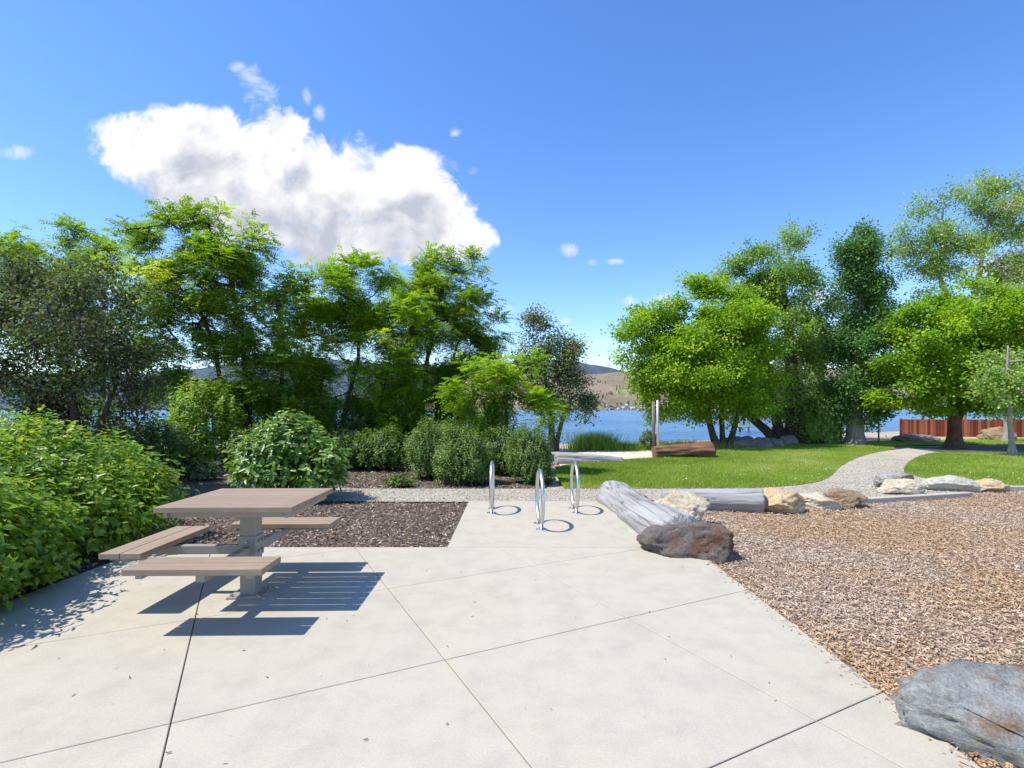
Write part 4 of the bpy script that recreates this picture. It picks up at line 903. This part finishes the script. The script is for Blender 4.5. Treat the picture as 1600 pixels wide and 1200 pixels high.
tree('maple_tree', 'spreading green maple with reddish brown trunk at the path bend', 20.7, [[(1491, 701), (1490, 650), (1492, 590), (1500, 520)], [(1491, 701), (1494, 655), (1530, 590), (1550, 530)]], [[.25, .21, .16, .07], [.20, .17, .12, .06]],
     [(1480, 520, 70, 52), (1550, 510, 60, 50), (1430, 570, 46, 40), (1500, 585, 76, 38), (1440, 630, 40, 18), (1560, 585, 50, 42), (1530, 465, 56, 26), (1400, 610, 26, 24), (1620, 520, 60, 60), (1470, 475, 34, 20), (1585, 470, 36, 24), (1510, 630, 50, 16), (1640, 600, 60, 50), (1440, 525, 46, 40), (1470, 570, 70, 40), (1575, 550, 55, 50), (1420, 600, 40, 30), (1515, 545, 60, 40)], 17, ('broad', 72, 0.21, 0.11, 0.5, 0.4), B['bark_red'], B['lf_maple'], cv=0.14)
tree('young_tree', 'young olive green tree with a thin pale trunk on the grass', 17.0, [[(1582, 712), (1578, 650), (1574, 590), (1575, 540)]], [[.09, .065, .05, .02]],
     [(1575, 570, 38, 34), (1556, 615, 42, 20), (1600, 600, 36, 46), (1545, 590, 22, 16), (1630, 560, 40, 40)], 20, ('broad', 34, 0.18, 0.09, 0.5, 0.4), B['bark_pale'], B['lf_cotton'])

tree('bare_tree', 'nearly leafless pale grey tree behind the spreading maple', 25.0, [[(1575, 690), (1572, 600), (1568, 500), (1570, 440)]], [[.16, .12, .08, .04]],
     [(1555, 405, 42, 24), (1590, 400, 30, 30), (1600, 300, 26, 40), (1590, 540, 30, 16), (1610, 440, 40, 40)], 20, ('broad', 2, 0.2, 0.08, 0.5, 0.4), B['bark_pale'], B['lf_cotton'], tip_r=0.007, limb_max=0.03)
# ---- shrubs
def ovate(c, d, s, n_, l, w, fold=0.25, bend=0.15):
    """two-sided folded leaf blades, six vertices each"""
    l = l[:, None]; w = w[:, None]; nn = n_
    mid = lambda t: c + d * l * t - nn * l * bend * t * t
    V = np.stack([mid(0), mid(0.3) + s * w * 0.85 + nn * w * fold, mid(0.65) + s * w * 0.8 + nn * w * fold, mid(1.0), mid(0.65) - s * w * 0.8 + nn * w * fold, mid(0.3) - s * w * 0.85 + nn * w * fold], 1)
    return V
def ovate_mesh(name, V, v):
    n = len(V); b = (np.arange(n) * 6)[:, None]
    Fc = np.concatenate([b + np.array([[0, 1, 2, 3]]), b + np.array([[0, 3, 4, 5]])], 1).reshape(-1, 4)
    return np_mesh(name, V, Fc, 4, np.repeat(v, 2))
def shrub(name, label, lobes, n_shoots, per, leaf_l, m, cat='shrub', aspect=0.30, shoot=0.22, group=None, stems=14, up=0.6, single=0, droop=0.25, inner=0.35, cv=0.2, wood='bark_dark'):
    """lobes in metres (x, y, z, rx, ry, rz); leafy shoots over the mound with opposite leaf pairs"""
    A = np.array([lb[3] * lb[5] + lb[4] * lb[5] + lb[3] * lb[4] for lb in lobes]); A = A / A.sum(); T, D = [], []
    for lb, a in zip(lobes, A):
        n = int(n_shoots * a); u = rand_unit(n * 2); u = u[u[:, 2] > -0.55][:n]; c = np.array(lb[:3]); rad = np.array(lb[3:])
        k = 1 + 0.17 * fnoise(u[:, 0] * 3 + c[0], u[:, 1] * 3 + u[:, 2] * 2, 2.2, 3) * 0.6 + RNG.normal(0, 0.05, len(u))
        k = np.where(RNG.random(len(u)) < inner, k * RNG.uniform(0.6, 0.97, len(u)), k)
        T.append(c + u * rad * k[:, None]); D.append(unit(u / rad))
    T = np.concatenate(T); D = np.concatenate(D)
    inside = np.zeros(len(T), bool)
    for lb in lobes: inside |= (((T - np.array(lb[:3])) / (np.array(lb[3:]) * 0.62)) ** 2).sum(1) < 1
    k = (~inside) & (T[:, 2] > 0.02); T, D = T[k], D[k]; n = len(T)
    ax = unit(D * 0.8 + np.array((0, 0, up)) + RNG.normal(0, 0.28, (n, 3)))
    base = np.array((np.mean([lb[0] for lb in lobes]), np.mean([lb[1] for lb in lobes]), -0.03)); root = thing(name, label, cat, tuple(base), 0, group)
    sub = lambda me: me.transform(Matrix.Translation(-Vector(base)))
    cvar = RNG.normal(0, cv, n); Vs, vs_ = [], []
    for j in range(per):
        t = 1 - (j // 2) * 0.36; tw = (j // 2) * 1.57 + RNG.uniform(0, 0.5, n) + (math.pi if j % 2 else 0)
        ref = unit(np.cross(ax, np.array((0.13, 0.31, 0.94)) + RNG.normal(0, .05, (n, 3)))); ref2 = np.cross(ax, ref)
        rd = ref * np.cos(tw)[:, None] + ref2 * np.sin(tw)[:, None]
        c = T - ax * (shoot * (1 - t))[..., None] if not np.isscalar(shoot) else T - ax * shoot * (1 - t)
        d = unit(rd + ax * (0.75 * t) + np.array((0, 0, -droop)) + RNG.normal(0, 0.18, (n, 3)))
        s = unit(np.cross(d, ax) + RNG.normal(0, 0.12, (n, 3))); nn = unit(np.cross(s, d)); nn = np.where(nn[:, 2:3] < 0, -nn, nn)
        l = leaf_l * RNG.uniform(0.45, 1.3, n) * (0.75 + 0.25 * (j >= 2))
        Vs.append(ovate(c, d, s, nn, l, l * aspect)); vs_.append(np.clip(0.40 + cvar + 0.12 * (j < 2) + RNG.normal(0, 0.10, n), 0, 1))
    V = np.concatenate(Vs); v = np.concatenate(vs_); keep = V[..., 2].min(1) > 0.0; V, v = V[keep], v[keep]
    if single:      # the leaves that show largest become leaves of their own
        cc = V.mean(1); dist = np.linalg.norm(cc - np.array((0, 0, EYE)), axis=1); vis = np.abs(cc[:, 0] / cc[:, 1]) < 0.97
        outer = np.min([(((cc - np.array(lb[:3])) / np.array(lb[3:])) ** 2).sum(1) for lb in lobes], axis=0)
        score = np.where(vis, dist - 1.2 * outer, 99); idx = np.argsort(score)[:single]; mask = np.ones(len(V), bool); mask[idx] = False
        one = ovate_mesh('leaf', np.array([ovate(np.zeros((1, 3)), np.array([[0, 1., 0]]), np.array([[1., 0, 0]]), np.array([[0, 0, 1.]]), np.array([1.0]), np.array([aspect]))[0]]), np.array([0.5]))
        meshes = []
        for q in range(5):
            mq = one.copy(); mq.attributes['v'].data.foreach_set('value', np.full(2, 0.22 + 0.14 * q, dtype=np.float32)); mq.materials.append(m); meshes.append(mq)
        for i in idx:
            p0, tip = V[i][0], V[i][3]; d = tip - p0; L = np.linalg.norm(d); d = d / L; s = V[i][1] - V[i][5]; s = s - d * (s @ d); s /= np.linalg.norm(s) + 1e-9; nn = np.cross(s, d)
            o = link('leaf', meshes[int(np.clip((v[i] - 0.15) / 0.14, 0, 4))], None, root)
            Mx = Matrix(((s[0], d[0], nn[0]), (s[1], d[1], nn[1]), (s[2], d[2], nn[2]))).to_4x4() @ Matrix.Scale(L, 4)
            o.matrix_local = Matrix.Translation(Vector(p0 - base)) @ Mx
        V, v = V[mask], v[mask]
    me = ovate_mesh('foliage', V, v); sub(me); fo = link('foliage', me, m, root)
    if single: fo['kind'] = 'stuff'
    # woody stems
    pick = RNG.choice(n, min(n, stems * 6), replace=False); N = [base + np.array((RNG.normal(0, .12), RNG.normal(0, .12), 0)) for _ in range(stems)]
    segs_a, segs_b, ra = [], [], []
    for q, i in enumerate(pick):
        a = N[q % stems].copy(); b = T[i]; mid_ = a * 0.45 + b * 0.55 + np.array((0, 0, 0.12)) + RNG.normal(0, .04, 3)
        segs_a += [a, mid_]; segs_b += [mid_, b]; ra += [0.011, 0.006]
    Nn = np.concatenate([np.array(segs_a), np.array(segs_b)]); k2 = len(segs_a); par = np.concatenate([np.full(k2, -1), np.arange(k2)]); rr = np.concatenate([ra, np.array(ra) * 0.6])
    me = wood_mesh('stems', Nn, par, rr, range(k2, 2 * k2), 5); sub(me); link('stems', me, MAT[wood], root)
    return root
shrub('hedge_shrub', 'large leafy dogwood shrub at the patio edge before the left bench', [(-4.85, 3.45, .50, 1.18, 1.22, .80), (-4.75, 2.4, .46, 1.05, 1.0, .78), (-4.5, 4.1, .4, .72, .8, .55)], 4200, 8, 0.098, MAT['lf_dog'], aspect=0.27, single=280)
shrub('hedge_shrub', 'large leafy dogwood shrub between the patio hedge and the bark bed', [(-5.35, 5.9, .55, 1.22, 1.2, .80), (-4.75, 5.6, .42, .86, 1.05, .58), (-6.4, 6.3, .55, 1.1, 1.2, .84), (-5.3, 4.9, .54, 1.05, 1.0, .76)], 4600, 8, 0.092, MAT['lf_dog'], aspect=0.27)
shrub('leafy_bush', 'broad leaved bush in bark mulch behind the picnic table', [(-3.85, 9.0, .60, .78, .68, .62), (-3.65, 8.85, .95, .5, .5, .40), (-3.25, 8.75, .5, .45, .45, .42), (-4.3, 8.9, .6, .45, .5, .5), (-3.75, 8.9, 1.22, .28, .3, .30), (-4.1, 9.0, 1.1, .25, .3, .26), (-3.0, 8.7, .72, .26, .3, .26)], 1000, 8, 0.15, MAT['lf_lilac'], aspect=0.24, droop=0.5, cv=0.16)
SG = ('privet_shrub',)
def privet(label, c, r, n=2400): 
    return shrub('rounded_shrub', label, [(c[0], c[1], r[2] * .45, *r[:2], r[2] * .62), (c[0] - r[0] * .3, c[1], r[2] * .5, r[0] * .6, r[1] * .7, r[2] * .55), (c[0] + r[0] * .35, c[1] - .1, r[2] * .4, r[0] * .6, r[1] * .7, r[2] * .52)], n, 8, 0.045, MAT['lf_privet'], shoot=0.16, up=1.1, aspect=0.28, droop=0.0, group='rounded shrubs along the gravel path')
privet('rounded small leaved shrub set back beside the dark undergrowth', (-1.80, 11.6), (.56, .52, 1.16))
privet('broadest rounded small leaved shrub, right at the path edge', (-0.98, 10.75), (.60, .55, 1.10))
privet('rounded small leaved shrub at the tip of the lawn', (0.38, 10.95), (.50, .48, 1.12))
def low(name, label, px, py, Y, rx, h, n, leaf, m, cat='plant', per=6, group=None, up=0.6, aspect=.3):
    x = (px - 800) / F * Y
    return shrub(name, label, [(x, Y, h * .45, rx, rx * .8, h * .55)], n, per, leaf, MAT[m], cat=cat, shoot=0.2, stems=6, group=group, up=up, aspect=aspect)
low('small_plant', 'small pale leafy plant beside the grey stone in mulch', 312, 735, 11.3, .40, .42, 260, 0.09, 'lf_olive')
low('small_plant', 'low green seedling clump at the mulch edge by the path', 625, 750, 10.35, .32, .20, 220, 0.06, 'lf_privet')
low('understory_bush', 'dark green bush under the purple leaved tree', 235, 690, 11.0, .85, 1.35, 900, 0.09, 'lf_dark', 'shrub', 8)
low('understory_bush', 'tall light green sucker bush at the foot of the tallest locust', 320, 650, 12.4, .85, 2.2, 1300, 0.09, 'lf_locust', 'shrub', 8)
low('understory_bush', 'dark undergrowth bush below the bright locust stems', 530, 700, 13.4, .85, 1.0, 800, 0.09, 'lf_dark', 'shrub', 8)
low('understory_bush', 'dark undergrowth bush below the round topped locust', 600, 700, 13.2, .75, 1.05, 800, 0.08, 'lf_dark', 'shrub', 8)
low('understory_bush', 'dark leafy bush in shade between the tallest locust and the broad leaved bush', 400, 700, 12.2, .7, 1.1, 800, 0.09, 'lf_dark', 'shrub', 8)
low('understory_bush', 'dark undergrowth bush between two locusts near the lake', 565, 690, 14.6, .9, 1.5, 900, 0.09, 'lf_dark', 'shrub', 8)
low('understory_bush', 'dark undergrowth bush behind the rounded shrubs', 690, 690, 13.6, .9, 1.2, 900, 0.08, 'lf_dark', 'shrub', 8)
low('understory_bush', 'leafy green sucker bush under the tallest locust beside its dark stems', 420, 660, 14.6, .95, 2.2, 1300, 0.09, 'lf_locust', 'shrub', 8)
low('understory_bush', 'leafy green sucker bush between the bright locust and the round topped locust', 610, 660, 16.2, 1.1, 2.3, 1400, 0.09, 'lf_locust', 'shrub', 8)
low('understory_bush', 'leafy green sucker bush under the round topped locust beside the small bright tree', 715, 660, 16.4, .95, 2.0, 1200, 0.09, 'lf_locust', 'shrub', 8)
low('understory_bush', 'leafy green sucker bush between the tallest locust and the bright locust', 485, 660, 15.6, .95, 2.1, 1200, 0.09, 'lf_dark', 'shrub', 8)
low('understory_bush', 'tall dark bush behind the purple leaved tree trunk', 110, 660, 13.0, 1.2, 1.9, 1300, 0.09, 'lf_dark', 'shrub', 8)
low('understory_bush', 'dark bush behind the broad leaved bush', 470, 700, 13.0, .8, .9, 600, 0.09, 'lf_dark', 'shrub', 8)
low('understory_bush', 'grey green bush between the broadest and the lawn tip shrub', 790, 700, 12.2, .55, 1.2, 700, 0.07, 'lf_dark', 'shrub', 8)
low('understory_bush', 'low grey green bush at the foot of the pale metal pole', 1015, 690, 19.8, .35, .75, 260, 0.08, 'lf_olive', 'shrub', 6)
low('understory_bush', 'leafy sucker bush around the cottonwood foot', 1285, 670, 23.0, .8, 1.6, 700, 0.13, 'lf_cotton', 'shrub', 8)
def tuft(label, px, py, rx, ry, h, n, m=None):
    x, y, _ = gp(px, py); P = np.column_stack([x + RNG.normal(0, rx, n), y + RNG.normal(0, ry, n)])
    o = grass('tall_grass', P, h, 0.012, -0.06, label, m, 0.35); return o
tuft('tall green grass clump before the lake beside the driftwood log', 930, 700, .42, .4, .62, 2600)
tuft('low green grass spreading before the lake between clump and pole', 975, 701, .7, .4, .30, 2200)
tuft('low green grass beside the rotting log near the pole', 1075, 697, 1.0, .5, .26, 2600)

# ------------------------------------------------------------------ far shore: houses, pines, trees
def ray_hill(px, py):
    for Y in np.arange(1900, 3090, 4.0):
        X = (px - 800) / F * Y; Z = EYE + (HOR - py) / F * Y
        if float(hill_z(np.array(X), np.array(Y))) >= Z: return X, Y, float(hill_z(np.array(X), np.array(Y)))
    return None
MAT['hwall'] = surf('house_wall', [(0.3, (0.62, 0.60, 0.56)), (0.7, (0.74, 0.72, 0.68))], 0.3, 3, bstr=0)
MAT['hwall2'] = surf('house_wall_tan', [(0.3, (0.42, 0.36, 0.29)), (0.7, (0.5, 0.44, 0.36))], 0.3, 3, bstr=0)
MAT['hroof'] = surf('house_roof', [(0.3, (0.14, 0.14, 0.15)), (0.7, (0.22, 0.21, 0.21))], 0.3, 3, bstr=0)
MAT['hroof2'] = surf('house_roof_pale', [(0.3, (0.45, 0.44, 0.43)), (0.7, (0.55, 0.54, 0.53))], 0.3, 3, bstr=0)
MAT['hwin'] = surf('house_window', [(0.3, (0.03, 0.04, 0.05)), (0.7, (0.05, 0.06, 0.07))], 0.3, 2, rough=0.1, bstr=0, spec=0.5)
def house_proto(wm, rm, label, group):
    t = thing('house', label, 'house', (0, 0, 0), 0, group)
    box('wall', (0, 0, 2.6), (13, 9, 5.2), wm, t)
    bm = bmesh.new(); P = [(-7.2, -5.2, 5.2), (7.2, -5.2, 5.2), (7.2, 5.2, 5.2), (-7.2, 5.2, 5.2), (-7.2, 0, 8.0), (7.2, 0, 8.0)]; v = [bm.verts.new(p) for p in P]
    for f in ((0, 1, 5, 4), (2, 3, 4, 5), (0, 4, 3), (1, 2, 5), (3, 2, 1, 0)): bm.faces.new([v[i] for i in f])
    bmesh.ops.recalc_face_normals(bm, faces=bm.faces); link('roof', bm_mesh('roof', bm), rm, t)
    for k in (-4, 0, 4):
        for z in (1.4, 3.9): box('window', (k, -4.55, z), (2.2, 0.14, 1.3), MAT['hwin'], t)
    return t
def copy_tree(o, parent=None):
    c = o.copy(); C.objects.link(c); c.parent = parent
    for ch in list(o.children): copy_tree(ch, c)
    return c
hp = [house_proto(MAT['hwall'], MAT['hroof'], 'small white house with dark roof on the far lake shore', 'white dark roofed houses across the lake'),
      house_proto(MAT['hwall2'], MAT['hroof'], 'small tan house with dark roof on the far lake shore', 'tan houses across the lake'),
      house_proto(MAT['hwall'], MAT['hroof2'], 'small white house with pale roof on the far lake shore', 'white pale roofed houses across the lake')]
rr = random.Random(4); first = [True] * 3; k = 0
for row, (y0, cnt) in enumerate(((1925, 14), (1955, 11), (1990, 9))):
    for i in range(cnt):
        px = 945 + (1058 - 945) * (i + rr.uniform(.15, .85)) / cnt; q = (k * 7 + row) % 3; k += 1
        Y = y0 + rr.uniform(-8, 8); X = (px - 800) / F * Y; Z = float(hill_z(np.array(X), np.array(float(Y))))
        o = hp[q] if first[q] else copy_tree(hp[q]); first[q] = False
        o.location = (X, Y, max(Z, -0.5) - 0.3); o.rotation_euler = (0, 0, rr.uniform(-.5, .5)); s = rr.uniform(.75, 1.25); o.scale = (s, s, s)
MAT['pine'] = leafmat('far_pine_needles', [(0.0, (0.02, 0.035, 0.02)), (1.0, (0.06, 0.075, 0.04))], 0.1)
def pine_proto():
    t = thing('pine_tree', 'dark pine standing on the dry slope across the lake', 'tree', (0, 0, 0), 0, 'pines on the far dry hillside')
    link('trunk', tube_mesh('trunk', [(0, 0, -1), (0, 0, 12)], [.5, .2], 6), MAT['bark_dark'], t)
    Vs = []; n = 420; h = RNG.random(n) ** 0.8; a = RNG.uniform(0, 6.28, n); r = (1 - h) * 3.6 * RNG.uniform(.5, 1.1, n) + .2
    c = np.stack([r * np.cos(a) * .5, r * np.sin(a) * .5, 3 + h * 14], 1); d = unit(np.stack([np.cos(a), np.sin(a), -0.35 + 0 * a], 1)); s = unit(np.cross(d, np.tile((0, 0, 1.), (n, 1))))
    V = diamonds(c, d, s, r * 0.8 + .6, np.full(n, .55)); link('crown', np_mesh('crown', V, np.arange(4 * n).reshape(-1, 4), 4, RNG.random(n)), MAT['pine'], t)
    return t
pp = pine_proto(); firstp = True
pines = [(918 + i * 3.6 + rr.uniform(-2, 2), 626 - i * 1.05 + rr.uniform(-3, 3)) for i in range(16)] + [(rr.uniform(962, 992), rr.uniform(606, 618)) for i in range(12)] + [(rr.uniform(920, 950), rr.uniform(592, 604)) for i in range(5)] + [(rr.uniform(995, 1060), rr.uniform(600, 628)) for i in range(8)]
for px, py in pines:
    q = ray_hill(px, py)
    if q is None: continue
    o = pp if firstp else copy_tree(pp); firstp = False
    o.location = (q[0], q[1], q[2] - 0.5); s = rr.uniform(.7, 1.15); o.scale = (s, s, s); o.rotation_euler = (0, 0, rr.uniform(0, 6))
Vs = []
for k in range(520):
    px = rr.uniform(-1400, 1900); Y = rr.uniform(1915, 2010); X = (px - 800) / F * Y; Z = max(-.5, float(hill_z(np.array(X), np.array(Y)))); n = 60; h = rr.uniform(5, 11)
    c = np.array((X, Y, Z + h * .55)) + rand_unit(n) * np.array((h * .5, h * .5, h * .5)) * RNG.uniform(.4, 1, (n, 1))
    d = rand_unit(n); s = unit(np.cross(d, rand_unit(n))); Vs.append(diamonds(c, d, s, np.full(n, h * .4), np.full(n, h * .16)))
V = np.concatenate(Vs); o = link('far_trees', np_mesh('far_trees', V, np.arange(4 * len(V)).reshape(-1, 4), 4, RNG.random(len(V))), MAT['lf_dark'])
tag(o, 'line of dark green trees along the far lake shore', 'trees', kind='stuff')
